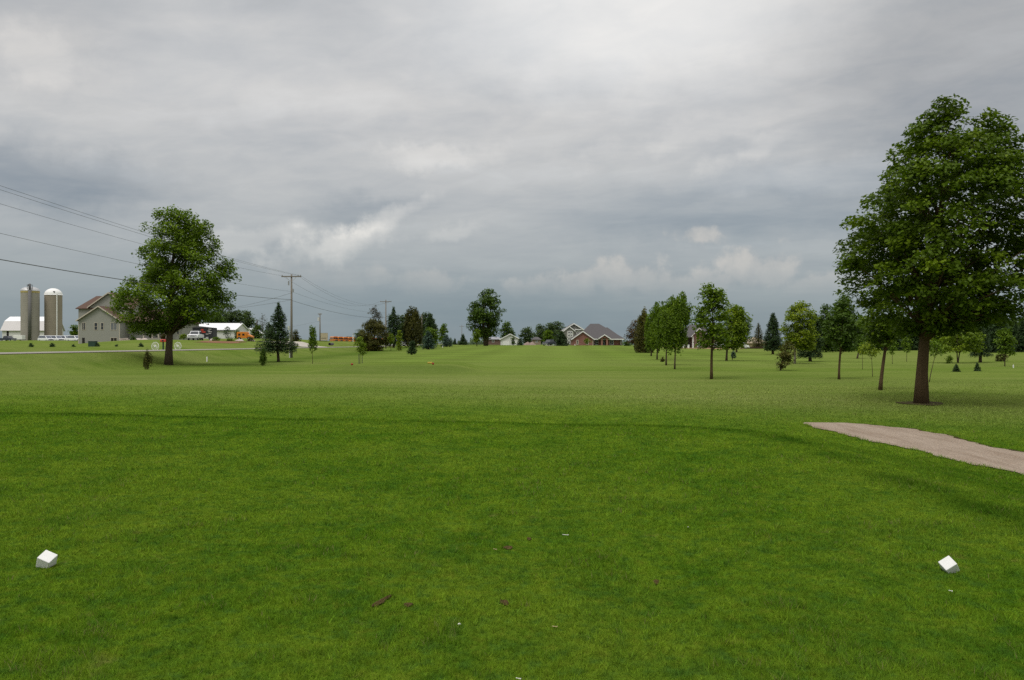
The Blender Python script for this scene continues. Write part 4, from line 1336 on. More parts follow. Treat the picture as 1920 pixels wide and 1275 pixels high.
def farmhouse():
    d = 180.0
    s = d / F
    X = lambda px, dd=d: (px - 960) / F * dd
    Zp = lambda py, dd=d: EYE + (HORIZ - py) / F * dd
    o = Vector((X(186), d, H1(X(186), d) - .3))
    t = thing('farmhouse', 'grey sided farmhouse with brown roofs and stacked gables behind the ash tree', 'house', o)
    ox, oy, oz = o
    x0, x1 = X(147.5) - ox, X(224) - ox
    ze, zr = Zp(600) - oz, Zp(575) - oz
    ydeep = 9.0
    w = MB()
    gable(w, x0, x1, 0, ydeep, 0, ze, zr)
    w.build('wall', SIDING, t)
    gable_roof(x0, x1, 0, ydeep + 1.5, ze, zr).build('roof', SHINGLE, t)
    rake_trim(x0, x1, 0, ze, zr).build('rake_trim', TRIM, t)
    for xx in (x0, x1):
        MB().box(xx - .07, xx + .07, -.035, .05, .02, ze - .3).build('corner_trim', TRIM, t)
    zz = lambda py: Zp(py) - oz
    xx = lambda px: X(px) - ox
    window(t, xx(154.3), xx(160), zz(618.5), zz(605.3), 0, mull=1)
    window(t, xx(177.2), xx(182.5), zz(618.5), zz(605.5), 0)
    window(t, xx(189.5), xx(194), zz(618), zz(605.5), 0)
    window(t, xx(208), xx(219), zz(618.5), zz(605.5), 0, pm=GLASS_PALE, mull=1)
    window(t, xx(208), xx(219), zz(643.5), zz(633.5), 0, pm=DARK, mull=1)
    dr = MB().box(xx(154), xx(159), -.03, .03, zz(647.6), zz(633.3)).build('basement_door', DARK, t)
    # main two storey block behind, ridge along x with a left hip, cross gable in front of it
    y0 = 4.6
    d2 = d + y0
    mx0 = (147 - 960) / F * d2 - ox
    mx1 = (250 - 960) / F * d2 - ox
    eave = EYE + (HORIZ - 577.5) / F * d2 - oz
    ridge = EYE + (HORIZ - 556.5) / F * (d2 + 5) - oz
    w = MB()
    w.box(mx0, mx1 - .01, ydeep + .01, ydeep + 5.5, 0, eave).box(mx0, mx0 + 3.0, y0, ydeep + .0, 0, eave)
    ym_ = (y0 + ydeep + 5.5) / 2
    w.prism([(y0, eave - 2.6), (ydeep + 5.5, eave - 2.6), (ydeep + 5.5, eave), (ym_, ridge), (y0, eave)], mx1, mx1 + .12, 'x')
    w.build('upper_wall', SIDING, t)
    side_roof(mx0, mx1, y0, ydeep + 5.5, eave, ridge, hipl=2.0).build('main_roof', SHINGLE, t)
    cgx0, cgx1 = (170 - 960) / F * d2 - ox, (242 - 960) / F * d2 - ox
    cze = EYE + (HORIZ - 575) / F * d2 - oz
    czr = EYE + (HORIZ - 549.5) / F * d2 - oz
    w = MB()
    gable(w, cgx0, cgx1, y0 - .3, ydeep + 5, ze - 1.0, cze, czr)
    w.build('gable_wall', SIDING, t)
    gable_roof(cgx0, cgx1, y0 - .3, ydeep + 5, cze, czr).build('gable_roof', SHINGLE, t)
    rake_trim(cgx0, cgx1, y0 - .3, cze, czr).build('rake_trim', TRIM, t)
    # single storey wing and porch to the right
    wx1 = (340 - 960) / F * 184 - ox
    wz = EYE + (HORIZ - 604) / F * 184 - oz
    w = MB()
    w.box(x1 + .01, wx1, 4.4, ydeep + 5.4, 0, wz)
    w.build('wing_wall', SIDING, t)
    side_roof(x1 + .3, wx1, 3.2, ydeep + 5.4, wz, wz + 3.0, hipl=.5, hipr=3.0).build('wing_roof', SHINGLE, t)
    b = MB().box(x1 + 3.2, wx1 - 3.4, 2.2, 3.0, wz - .28, wz - .02)
    b.build('porch_beam', TRIM, t)
    pr = MB()
    pr.hexa([(x1 + 2.9, 1.9, wz - .02), (wx1 - 3.1, 1.9, wz - .02), (wx1 - 3.1, 4.3, wz + .6), (x1 + 2.9, 4.3, wz + .6)],
            [(x1 + 2.9, 1.9, wz + .12), (wx1 - 3.1, 1.9, wz + .12), (wx1 - 3.1, 4.3, wz + .74), (x1 + 2.9, 4.3, wz + .74)])
    pr.build('porch_roof', SHINGLE, t)
    fl = EYE + (HORIZ - 634) / F * 182 - oz
    MB().box(x1 + 3.0, wx1 - 3.2, 2.0, 4.35, fl - .9, fl).build('porch_floor', CONC, t)
    for px in (269, 285.5, 297, 312):
        x = (px - 960) / F * 182.4 - ox
        MB().box(x - .11, x + .11, 2.35, 2.6, fl + .01, wz - .29).build('porch_post', TRIM, t)
    for (a, b_) in ((238, 241), (303, 307), (332, 335.5)):
        window(t, (a - 960) / F * 184.4 - ox, (b_ - 960) / F * 184.4 - ox, fl + .9, fl + 2.5, 4.4)
    MB().box((281 - 960) / F * 184.4 - ox, (283.6 - 960) / F * 184.4 - ox, 4.35, 4.42, fl + .01, fl + 2.1).build('front_door', DARK, t)


farmhouse()


def silo(label, px, d, r, zt, py_wall_top, py_dome_top, m, dome, chute):
    p = at(px, d)
    t = thing('silo', label, 'silo', p, group='farm silos')
    hw = EYE + (HORIZ - py_wall_top) / F * d - p.z
    hd = EYE + (HORIZ - py_dome_top) / F * d - p.z
    MB().lathe((0, 0, 0), [(r, -.5), (r, hw)], 40).build('wall', m, t, smooth=True)
    n = 9
    hh = hd - hw
    prof = [((r + .12) * math.cos(i / n * math.pi / 2), hw + hh * math.sin(i / n * math.pi / 2)) for i in range(n)] + [(.02, hd)]
    MB().lathe((0, 0, 0), [(r + .01, hw), (r + .12, hw)] + prof, 40).build('dome', dome, t, smooth=True)
    return t, hw, hd


def farm():
    d = 300
    s = d / F
    t, hw, hd = silo('tall grey concrete silo with metal cap and caged ladder top', 56.5, d, 15.6 * s, 0, 545.5, 537.5, CONC, GALV, 1)
    r = 15.6 * s
    a = R(-62)
    cx, cy = math.cos(a) * (r + .42), math.sin(a) * (r + .42)
    MB().tube([(cx, cy, -.3), (cx, cy, hw + .2)], .55, 12).build('chute', mat('chute_metal', (.13, .125, .12), rough=.6, var=.3), t, smooth=True)
    MB().tube([(cx, cy, hw + .2), (cx * .9, cy * .9, hw + 1.5), (cx * .6, cy * .6, hd + .7), (cx * .1, cy * .4, hd + .5)], .34, 8).build('filler_pipe', STEEL_DARK, t, smooth=True)
    cg = MB()
    for i in range(10):
        q = 2 * math.pi * i / 10
        cg.tube([(cx * .8 + .9 * math.cos(q), cy * .8 + .9 * math.sin(q), hw + .1), (cx * .8 + .9 * math.cos(q), cy * .8 + .9 * math.sin(q), hd + .5)], .035, 4)
    for z in (hw + .7, hd + .5):
        cg.tube([(cx * .8 + .9 * math.cos(q), cy * .8 + .9 * math.sin(q), z) for q in np.linspace(0, 6.283, 14)], .04, 4)
    cg.build('cage', STEEL_DARK, t)
    bd = MB().lathe((0, 0, 0), [(r + .01, hw - .75), (r + .06, hw - .72), (r + .06, hw - .1), (r + .01, hw - .07)], 40)
    bd.build('top_band', mat('ochre_band', (.42, .34, .14)), t)
    t, hw, hd = silo('brown grey concrete silo with white domed cap and white pipe', 100, 305, 15.2 * s, 0, 553.5, 540.5, CONC2, WHITE, 0)
    r = 15.2 * s
    for q, rr, m in ((-40, .2, WHITE),):
        a = R(q)
        MB().tube([(math.cos(a) * (r + .22), math.sin(a) * (r + .22), -.2), (math.cos(a) * (r + .22), math.sin(a) * (r + .22), hw + .3)], rr, 8).build('pipe', m, t)
    a = R(-55)
    c = Vector((math.cos(a) * r * .86, math.sin(a) * r * .86, hw + .95))
    MB().box(c.x - .3, c.x + .3, c.y - .35, c.y + .2, c.z - .4, c.z + .4).build('hatch', DARK, t)
    # gambrel barn
    d = 335
    X = lambda px, dd=d: (px - 960) / F * dd
    g = at(10, d)
    b = thing('barn', 'long white gambrel roofed barn behind the two silos', 'barn', g)
    oz = g.z
    L = X(88) - X(3)
    zw = EYE + (HORIZ - 618) / F * d - oz
    zk = EYE + (HORIZ - 602.5) / F * d - oz
    zr = EYE + (HORIZ - 594.5) / F * (d + 5) - oz
    xl = X(4) - g.x
    xe = xl + L
    dp = 12.0
    MB().prism([(0, 0), (dp, 0), (dp, zw), (dp - 2.6, zk), (dp / 2, zr), (2.6, zk), (0, zw)], xl, xe, 'x').build('wall', WHITE_WALL, b)
    lo, up = MB(), MB()
    for sg in (0, 1):
        f = (lambda y: y) if sg == 0 else (lambda y: dp - y)
        A = [(xl - .5, f(-.5), zw - .55), (xe + .5, f(-.5), zw - .55), (xe + .5, f(2.5), zk + .08), (xl - .5, f(2.5), zk + .08)]
        lo.hexa(A, [(p[0], p[1] + (-.12 if sg == 0 else .12), p[2] + .14) for p in A])
        A = [(xl - .5, f(2.3), zk + .02), (xe + .5, f(2.3), zk + .02), (xe + .5, f(dp / 2), zr + .04), (xl - .5, f(dp / 2), zr + .04)]
        up.hexa(A, [(p[0], p[1], p[2] + .16) for p in A])
    lo.build('lower_roof', PINK_ROOF, b)
    up.build('upper_roof', WHITE_METAL, b)
    MB().box(X(12.5) - g.x, X(16.5) - g.x, -.05, .05, 0, zw - .4).build('door', DARK, b)
    # long white shed with low roof
    d = 246
    X = lambda px, dd=d: (px - 960) / F * dd
    g = at(440, d)
    sh = thing('shed', 'long low white shed with bright metal roof behind the pickup', 'shed', g)
    oz = g.z
    x0, x1 = X(318) - g.x, X(441) - g.x
    y1 = 12.0
    ze = EYE + (HORIZ - 618.5) / F * d - oz
    zr = EYE + (HORIZ - 607) / F * (d + 6) - oz
    # gable end turned toward the right: ridge along x
    MB().prism([(0, 0), (y1, 0), (y1, ze), (y1 / 2, zr), (0, ze)], x0, x1, 'x').build('wall', WHITE_WALL, sh)
    side_roof(x0, x1, 0, y1, ze, zr, over=.35).build('roof', WHITE_METAL, sh)
    tr = MB().box(x0, x1, -.44, -.36, ze - .32, ze - .08)
    tr.build('eave_trim', STEEL_DARK, sh)
    MB().box(X(439) - g.x, X(440) - g.x, 5.4, 6.1, zr - .5, zr + .7).build('chimney', STEEL_DARK, sh)
    window(sh, X(343) - g.x, X(345.6) - g.x, ze - 1.9, ze - .9, 0, fm=WHITE)
    # second small white building to the right, gable to the camera
    d = 275
    X = lambda px, dd=d: (px - 960) / F * dd
    g = at(462, d)
    b2 = thing('outbuilding', 'small white gabled outbuilding right of the long white shed', 'outbuilding', g)
    oz = g.z
    ze = EYE + (HORIZ - 625) / F * d - oz
    zr = EYE + (HORIZ - 616) / F * d - oz
    w = MB()
    gable(w, X(455) - g.x, X(480) - g.x, 0, 8, 0, ze, zr)
    w.build('wall', WHITE_WALL, b2)
    gable_roof(X(455) - g.x, X(480) - g.x, 0, 8, ze, zr, .3).build('roof', WHITE_METAL, b2)
    MB().box(X(471) - g.x, X(475) - g.x, -.04, .04, 0, ze - .2).build('door', DARK, b2)


farm()


def brick_house():
    d = 265.0
    X = lambda px, dd=d: (px - 960) / F * dd
    g = at(1092, d)
    g.z -= .15
    Z = lambda py, dd=d: EYE + (HORIZ - py) / F * dd - g.z
    t = thing('brick_house', 'red brick house with broad grey hip roof and two white edged gables', 'house', g)
    x = lambda px, dd=d: X(px, dd) - g.x
    x0, x1 = x(1073.5), x(1112)
    ze, zr = Z(635), Z(621.5)
    w = MB()
    gable(w, x0, x1, 0, 9, 0, ze, zr)
    w.build('garage_wall', BRICK, t)
    gable_roof(x0, x1, 0, 9, ze, zr, .5).build('garage_roof', GREY_SHINGLE, t)
    rake_trim(x0, x1, 0, ze, zr, .5, .34).build('rake_trim', WHITE, t)
    window(t, x(1081.6), x(1083.6), Z(645), Z(638.5), 0, fm=TRIM, fw=.2)
    window(t, x(1100.3), x(1102.6), Z(645), Z(638.5), 0, fm=TRIM, fw=.2)
    MB().box(x1 - .12, x1 + .08, -.05, .1, .05, ze - .3).build('corner_trim', TRIM, t)
    # main block set back
    y0 = 2.2
    d2 = d + y0
    mx0, mx1 = x(1086, d2), x(1160, d2)
    we = EYE + (HORIZ - 634.5) / F * d2 - g.z
    MB().box(mx0 + 3, mx1, y0, y0 + 13, 0, we).build('wall', BRICK, t)
    side_roof(mx0, mx1 + 1.4, y0 - 1.1, y0 + 13, we, EYE + (HORIZ - 608) / F * (d2 + 6) - g.z, .4, hipl=4.6, hipr=7.6).build('roof', GREY_SHINGLE, t)
    side_roof(x(1118, d2), x(1167, d2), y0 + .6, y0 + 10.5, we, EYE + (HORIZ - 615) / F * (d2 + 6) - g.z, .4, hipl=4.0, hipr=4.6).build('low_roof', GREY_SHINGLE, t)
    MB().box(x(1160, d2) + .01, x(1167, d2), y0 + 1.2, y0 + 10, 0, we - .02).build('end_wall', BRICK, t)
    MB().box(x1 + .5, mx1 + 1.6, y0 - 1.62, y0 - 1.52, we - .42, we - .12).build('eave_trim', WHITE, t)
    pg0, pg1 = x(1123.5), x(1142.5)
    pz, pt = Z(634), Z(628)
    w = MB()
    w.prism([(pg0, pz), (pg1, pz), ((pg0 + pg1) / 2, pt)], -.6, 3, 'y')
    w.build('porch_gable', BRICK, t)
    gable_roof(pg0, pg1, -.6, 5, pz, pt, .35).build('porch_roof', GREY_SHINGLE, t)
    rake_trim(pg0, pg1, -.6, pz, pt, .35, .32).build('rake_trim', WHITE, t)
    for px in (1128.3, 1138):
        MB().box(x(px) - .28, x(px) + .28, -.45, .1, 0, pz - .01).build('porch_column', mat('brick_pale', (.30, .15, .11)), t)
    dr = MB().box(x(1130.5, d2), x(1135, d2), y0 - .06, y0 + .02, .1, we - .6).build('front_door', GLASS, t)
    MB().box(x(1132.5, d2) - .06, x(1132.5, d2) + .06, y0 - .1, y0 - .065, .1, we - .6).build('door_frame', WHITE, dr)
    for (a, b) in ((1116, 1121), (1144, 1150)):
        window(t, x(a, d2), x(b, d2), Z(646), Z(637.5), y0, fm=WHITE, mull=1, fw=.12)
    window(t, x(1164.5, d2), x(1168, d2) - .5, Z(646), Z(639), y0 + 1.2, fm=WHITE, fw=.14)
    # grey two storey house behind
    d = 292.0
    g2 = at(1075, d)
    g2.z -= .2
    X2 = lambda px, dd=d: (px - 960) / F * dd - g2.x
    Z2 = lambda py, dd=d: EYE + (HORIZ - py) / F * dd - g2.z
    t = thing('two_storey_house', 'grey two storey house with white edged gables behind the brick house', 'house', g2)
    SG = mat('grey_siding', (.235, .225, .205), rough=.7, var=.06, wave=('Z', .14, .5))
    x0, x1 = X2(1057), X2(1097)
    ze, zr = Z2(618.5), Z2(606.5)
    w = MB()
    gable(w, x0, x1, 3, 13, 0, ze, zr)
    w.build('wall', SG, t)
    gable_roof(x0, x1, 3, 13, ze, zr, .6).build('roof', GREY_SHINGLE, t)
    rake_trim(x0, x1, 3, ze, zr, .6, .40).build('rake_trim', WHITE, t)
    MB().box(X2(1079), X2(1097), 2.55, 2.97, Z2(618.6), Z2(617)).build('gable_trim', WHITE, t)
    b0, b1 = X2(1058), X2(1077)
    e2, r2 = Z2(620), Z2(612.5)
    w = MB()
    gable(w, b0, b1, 0, 2.95, 0, e2, r2)
    w.build('bay_wall', SG, t)
    gable_roof(b0, b1, 0, 2.9, e2, r2, .35).build('bay_roof', GREY_SHINGLE, t)
    rake_trim(b0, b1, 0, e2, r2, .35, .34).build('rake_trim', WHITE, t)
    for (py0, py1) in ((624.6, 621.8), (630.3, 627.6), (637, 634), (643.5, 640)):
        for (a, b) in ((1065, 1068.6), (1070.2, 1073.2)):
            window(t, X2(a), X2(b), Z2(py0), Z2(py1), 0, fm=WHITE, fw=.2)
    window(t, X2(1083.5), X2(1086.5), Z2(625), Z2(621.5), 3, fm=WHITE, fw=.2)


brick_house()


def small_houses():
    # white garage with the low brown house on its left
    d = 282.0
    g = at(957, d)
    g.z -= .1
    X = lambda px: (px - 960) / F * d - g.x
    Z = lambda py: EYE + (HORIZ - py) / F * d - g.z
    t = thing('garage', 'white gabled garage right of the skyline maple', 'garage', g)
    w = MB()
    gable(w, X(938.5), X(975), 0, 9, 0, Z(636), Z(626.5))
    w.build('wall', WHITE_WALL, t)
    gable_roof(X(938.5), X(975), 0, 9, Z(636), Z(626.5), .4).build('roof', GREY_SHINGLE, t)
    rake_trim(X(938.5), X(975), 0, Z(636), Z(626.5), .4, .3).build('rake_trim', WHITE, t)
    MB().box(X(943), X(955), -.05, .03, 0, Z(640)).build('garage_door', WHITE, t)
    MB().box(X(960), X(970), -.05, .03, Z(645), Z(640)).build('garage_door', WHITE, t)
    g = at(926, 303)
    t = thing('ranch_house', 'low brown ranch house with grey roof behind the maple trunk', 'house', g)
    d = 303.0
    X = lambda px: (px - 960) / F * d - g.x
    Z = lambda py: EYE + (HORIZ - py) / F * d - g.z
    MB().box(X(914), X(939), 0, 8, 0, Z(636.5)).build('wall', mat('brown_brick', (.16, .10, .085), var=.2), t)
    side_roof(X(914), X(939), 0, 8, Z(636.5), Z(632.5), .4, hipl=1.5, hipr=1.5).build('roof', mat('pale_grey_roof', (.27, .27, .29)), t)
    window(t, X(923), X(926.5), Z(641.5), Z(638), 0, fm=WHITE)
    MB().box(X(912.6), X(913.8), -.8, -.5, 0, Z(637.5)).build('porch_post', WHITE, t)
    # brown low house further back
    d = 340.0
    g = at(1010, d)
    g.z = EYE + (HORIZ - 649) / F * d
    X = lambda px: (px - 960) / F * d - g.x
    Z = lambda py: EYE + (HORIZ - py) / F * d - g.z
    t = thing('far_house', 'low tan house with dark grey roof under the far trees', 'house', g)
    MB().box(X(998), X(1014), 0, 7, 0, Z(637)).build('wall', mat('tan_siding', (.30, .23, .18), wave=('Z', .15, .4)), t)
    side_roof(X(998), X(1014), 0, 7, Z(637), Z(632.5), .4, hipl=1.5, hipr=1.5).build('roof', GREY_SHINGLE, t)
    window(t, X(1005), X(1008), Z(642), Z(639), 0, fm=WHITE)
    # second brick house behind the fairway row
    d = 212.0
    g = at(1302, d)
    g.z -= .1
    X = lambda px: (px - 960) / F * d - g.x
    Z = lambda py: EYE + (HORIZ - py) / F * d - g.z
    t = thing('brick_house', 'brick house with white corner glimpsed between the fairway trees', 'house', g)
    B2 = brick_mat('dark_red_brick', (.14, .05, .045))
    MB().box(X(1298), X(1352), 0, 9, 0, Z(631)).build('wall', B2, t)
    gm = MB()
    gable(gm, X(1297.5), X(1322), -.6, 4, 0, Z(629), Z(616))
    gm.build('gable_wall', B2, t)
    side_roof(X(1272), X(1352), .2, 9, Z(631), Z(609), .4, hipl=4.5, hipr=5).build('roof', GREY_SHINGLE, t)
    gable_roof(X(1297.5), X(1322), -.6, 4, Z(629), Z(616), .45).build('gable_roof', GREY_SHINGLE, t)
    rake_trim(X(1297.5), X(1322), -.6, Z(629), Z(616), .45, .22).build('rake_trim', WHITE, t)
    MB().box(X(1297.3), X(1299.4), -.68, -.5, 0, Z(631)).build('corner_trim', WHITE, t)
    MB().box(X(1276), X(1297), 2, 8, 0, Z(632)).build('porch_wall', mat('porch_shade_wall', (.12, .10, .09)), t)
    for px in (1282, 1290.5):
        MB().box(X(px) - .22, X(px) + .22, -.3, .1, 0, Z(646)).build('porch_column', WHITE, t)
    window(t, X(1307), X(1312), Z(650), Z(642.5), -.6, fm=WHITE, mull=1, fw=.1)
    # tan house right of the little far spruce
    d = 262.0
    g = at(1415, d)
    g.z = EYE + (HORIZ - 655) / F * d
    X = lambda px: (px - 960) / F * d - g.x
    Z = lambda py: EYE + (HORIZ - py) / F * d - g.z
    t = thing('tan_house', 'tan house with pale roof behind the thin far spruce', 'house', g)
    MB().box(X(1400), X(1444), 0, 9, 0, Z(643)).build('wall', mat('tan_wall', (.40, .32, .20), wave=('Z', .15, .4)), t)
    side_roof(X(1400), X(1444), 0, 9, Z(643), Z(633), .5, hipl=4, hipr=4).build('roof', mat('tan_roof', (.33, .27, .19), var=.2, vscale=3), t)
    window(t, X(1426), X(1431), Z(650), Z(645.5), 0, fm=WHITE, mull=1)
    d = 222.0
    g = at(1408, d)
    t = thing('wooden_fence', 'low dark brown board fence in front of the tan house', 'fence', g)
    X = lambda px: (px - 960) / F * d - g.x
    h = .55
    pl = MB()
    for i in range(40):
        a = X(1390) + (X(1430) - X(1390)) * i / 40
        pl.box(a, a + .12, -.02, .02, .02, h + .06 * math.sin(i * 1.7))
    pl.box(X(1390), X(1430), .025, .06, .12, .22).box(X(1390), X(1430), .025, .06, .38, .46)
    pl.build('board_panel', mat('dark_fence_wood', (.055, .032, .022), var=.3), t)
    for i in range(5):
        a = X(1390) + (X(1430) - X(1390)) * i / 4
        MB().box(a - .05, a + .05, .065, .16, -.1, h + .1).build('post', mat('dark_fence_wood', (.055, .032, .022)), t)
    # stones and rocks on the farmhouse lawn
    rk = random.Random(4)
    stone = mat('pink_white_stone', (.50, .42, .38), rough=.9, var=.3, vscale=1.5, bump=.5)
    d = 176.5
    g = at(230, d)
    wl = MB()
    for j in range(3):
        for i in range(9):
            px = 225.5 + i * 1.75 - j * .2
            py = 640.6 - j * 2.4 - i * .12
            x = (px - 960) / F * d - g.x
            z = EYE + (HORIZ - py) / F * d - g.z
            wl.lathe((x + rk.uniform(-.03, .03), rk.uniform(-.1, .1), z), [(.02, -.14), (.11, -.12), (.125 + rk.uniform(-.02, .02), 0), (.10, .12), (.02, .145)], 7)
    wl.box(-.1 - .5, 1.3, .1, .7, -.6, EYE + (HORIZ - 636) / F * d - g.z)
    w = wl.build('retaining_wall', stone)
    w.location = g
    tag(w, 'low pinkish white stone retaining wall at the farmhouse corner', 'wall')
    for (px, py, dd, sc, lab) in ((254, 635.5, 173, .55, 'larger white rock on the lawn left of the farmhouse porch'), (259, 634.5, 174, .42, 'smaller white rock next to the larger one by the porch'),
                                  (270, 633.0, 175, .45, 'white rock at the foot of the porch post'), (448, 638.3, 170, .55, 'long pale rock edging the soil bed before the orange bus'), (470, 638.4, 172, .5, 'pale rock right of the long edging rock'), (398, 636.8, 166, .4, 'pale rock at the left end of the soil bed')):
        x = (px - 960) / F * dd
        z = H1(x, dd)
        m = MB().lathe((0, 0, 0), [(.05, -.2), (sc, -.1), (sc * 1.05, .12), (sc * .7, .34), (.05, .42)], 9)
        m.v = [(a * (1.6 + .2 * math.sin(3 * a)), b, c * (1 + .15 * math.sin(5 * a + b))) for a, b, c in m.v]
        o = m.build('rock', stone, loc=(x, dd, z))
        tag(o, lab, 'rock', 'rocks on the farm lawn')
    pinks = mat('brown_pink_rubble', (.27, .20, .17), rough=.95, var=.3, vscale=1, bump=.5)
    for (px, dd, sc, lab) in ((988, 280, .9, 'brownish rubble mound right of the small garage spruce'), (996, 285, 1.1, 'larger pinkish rubble mound before the low tan house')):
        g = at(px, dd)
        m = MB().lathe((0, 0, 0), [(sc * 1.7, -.2), (sc * 1.3, .3), (sc * .8, .75), (sc * .3, 1.0), (.02, 1.05)], 14)
        m.v = [(a * (1 + .12 * math.sin(4 * b + c)), b, c * (1 + .2 * math.sin(3 * a))) for a, b, c in m.v]
        o = m.build('rubble_mound', pinks, loc=g)
        tag(o, lab, 'mound', 'rubble mounds on the skyline')


small_houses()

# ------------------------------------------------------------------ vehicles


def wheel(parent, c, r, w=.22):
    wh = MB().cyl((c[0] - w / 2, c[1], c[2]), r, w, 18, 'x').build('wheel', TYRE, parent, smooth=False)
    MB().cyl((c[0] - w / 2 - .012, c[1], c[2]), r * .55, w + .024, 14, 'x').build('rim', GALV, wh)
    return wh


def car(name, label, cat, loc, rz, col, prof, cab, L, W, group=None, grille=True, gm=None):
    """vehicle heading -y in its own frame; prof/cab are side outlines (y,z)"""
    t = thing(name, label, cat, loc, rz, group)
    h = W / 2
    body = MB().prism(prof, -h, h, 'x').build('body', col, t, bevel=.05)
    ci = h - .12
    cb = MB()
    n = len(cab)
    zmin, zmax = min(z for _, z in cab), max(z for _, z in cab)
    f = lambda z: h - .06 - .16 * (z - zmin) / (zmax - zmin)
    vs = [(-f(z), y, z) for y, z in cab] + [(f(z), y, z) for y, z in cab]
    cb.add(vs, [tuple(range(n)), tuple(range(2 * n - 1, n - 1, -1))] + [(i, i + n, (i + 1) % n + n, (i + 1) % n) for i in range(n)])
    cb.build('cabin', col, t, bevel=.04)
    # glass: windscreen on the front slope, side glass, rear glass (cab points: front bottom, front top, rear top, rear bottom)
    (y0, z0), (y1, z1), (y2, z2), (y3, z3) = cab[:4]
    gm = gm or GLASS
    def lerp(a, b, u):
        return a + (b - a) * u
    for nm, (ya, za), (yb, zb), dy in (('windscreen', (y0, z0), (y1, z1), -.012), ('rear_window', (y3, z3), (y2, z2), .012)):
        q = []
        for u in (.10, .88):
            for sg in ((-1, 1) if u < .5 else (1, -1)):
                z = lerp(za, zb, u)
                q.append((sg * (f(z) - .1), lerp(ya, yb, u) + dy, z))
        m = MB().hexa(q, [(p[0], p[1] - dy * 2, p[2]) for p in q])
        m.build(nm, gm, t)
    for sg in (-1, 1):
        za, zb = lerp(zmin, zmax, .14), lerp(zmin, zmax, .84)
        q = [(sg * (f(za) + .01), lerp(y0, y1, .3) + .05, za), (sg * (f(zb) + .01), y1 + .08, zb), (sg * (f(zb) + .01), y2 - .08, zb), (sg * (f(za) + .01), lerp(y3, y2, .3) - .05, za)]
        MB().hexa(q, [(p[0] - sg * .03, p[1], p[2]) for p in q]).build('side_window', gm, t)
    ys = [p[0] for p in prof]
    yf, yr = min(ys), max(ys)
    zb_ = min(p[1] for p in prof)
    zs_ = [p[1] for p in prof if abs(p[0] - yf) < .25]
    zh = max(zs_)
    for sg in (-1, 1):
        MB().box(sg * (h - .34) - .16, sg * (h - .34) + .16, yf - .03, yf + .05, zh - .30, zh - .10).build('headlight', GLASS_PALE, t)
        MB().box(sg * (h - .18) - .12, sg * (h - .18) + .12, yr - .05, yr + .03, zh - .28, zh - .08).build('taillight', mat('red_lens', (.35, .02, .02), rough=.2), t)
    if grille:
        MB().box(-h + .55, h - .55, yf - .025, yf + .05, zh - .34, zh - .1).build('grille', STEEL_DARK, t)
    MB().box(-h - .02, h + .02, yf - .1, yf + .06, zb_ - .05, zb_ + .16).build('bumper', GALV, t)
    r = .36 if zb_ > .45 else .33
    for sg in (-1, 1):
        for y in (yf + .85, yr - .9):
            wheel(t, (sg * (h - .11), y, r), r)
    return t


PICKUP = [(-2.75, .48), (2.75, .48), (2.75, 1.15), (-1.0, 1.18), (-2.6, 1.10), (-2.75, .95)]
PICKUP_CAB = [(-1.35, 1.14), (-.72, 1.86), (1.0, 1.86), (1.25, 1.14)]
SEDAN = [(-2.3, .36), (2.3, .36), (2.3, .88), (1.6, .95), (-1.0, .95), (-2.2, .80)]
SEDAN_CAB = [(-1.15, .93), (-.35, 1.45), (1.0, 1.45), (1.7, .93)]
VAN = [(-2.45, .40), (2.45, .40), (2.45, 1.05), (-1.3, 1.05), (-2.3, .90)]
VAN_CAB = [(-1.75, 1.03), (-.9, 1.85), (2.1, 1.85), (2.4, 1.03)]
WHITE_CAR = mat('white_car_paint', (.78, .78, .78), rough=.3, spec=.5, var=.03)
BLUE_DARK = mat('dark_blue_paint', (.03, .035, .055), rough=.3, spec=.5, var=.1)
ORANGE = mat('school_bus_orange', (.62, .20, .018), rough=.45, spec=.4, var=.1)

g = at(367, 165)
car('pickup_truck', 'white pickup truck facing the road in front of the black trailer', 'pickup', g, R(8), WHITE_CAR, PICKUP, PICKUP_CAB, 5.5, 2.0)
# black enclosed trailer with a red and pale sign on its side
g = at(384, 171)
t = thing('enclosed_trailer', 'black enclosed trailer with red sign beside the white pickup', 'trailer', g, R(0))
BLK = mat('black_trailer_skin', (.016, .018, .02), rough=.5, spec=.4)
MB().box(-2.6, 1.75, 0, 2.3, .45, 2.62).build('box_body', BLK, t, bevel=.05)
rf = MB()
rf.prism([(-2.9, 2.64), (-1.6, 2.98), (1.2, 2.66), (1.8, 2.64)], -.1, 2.4, 'y')
rf.build('roof_cap', STEEL_DARK, t)
sg = MB()
sg.box(-.85, -.25, -.02, .01, 2.0, 2.35).box(-.6, .15, -.02, .01, 1.6, 1.9).box(-.95, -.7, -.02, .01, 1.55, 1.85)
sg.build('red_sign', mat('red_sign_paint', (.42, .05, .03)), t)
sg = MB()
for (a, b, z) in ((.75, 1.4, 2.28), (.6, 1.1, 1.9), (.75, 1.5, 1.72), (.2, .75, 1.25), (.8, 1.3, 1.38)):
    sg.box(a, b, -.02, .01, z, z + .12)
sg.build('pale_sign', mat('pale_sign_paint', (.5, .48, .45)), t)
wheel(t, (-1.0, .2, .34), .34)
wheel(t, (1.0, .2, .34), .34)
MB().box(.25, .75, -.1, .1, .3, .7).build('fender', GALV, t)
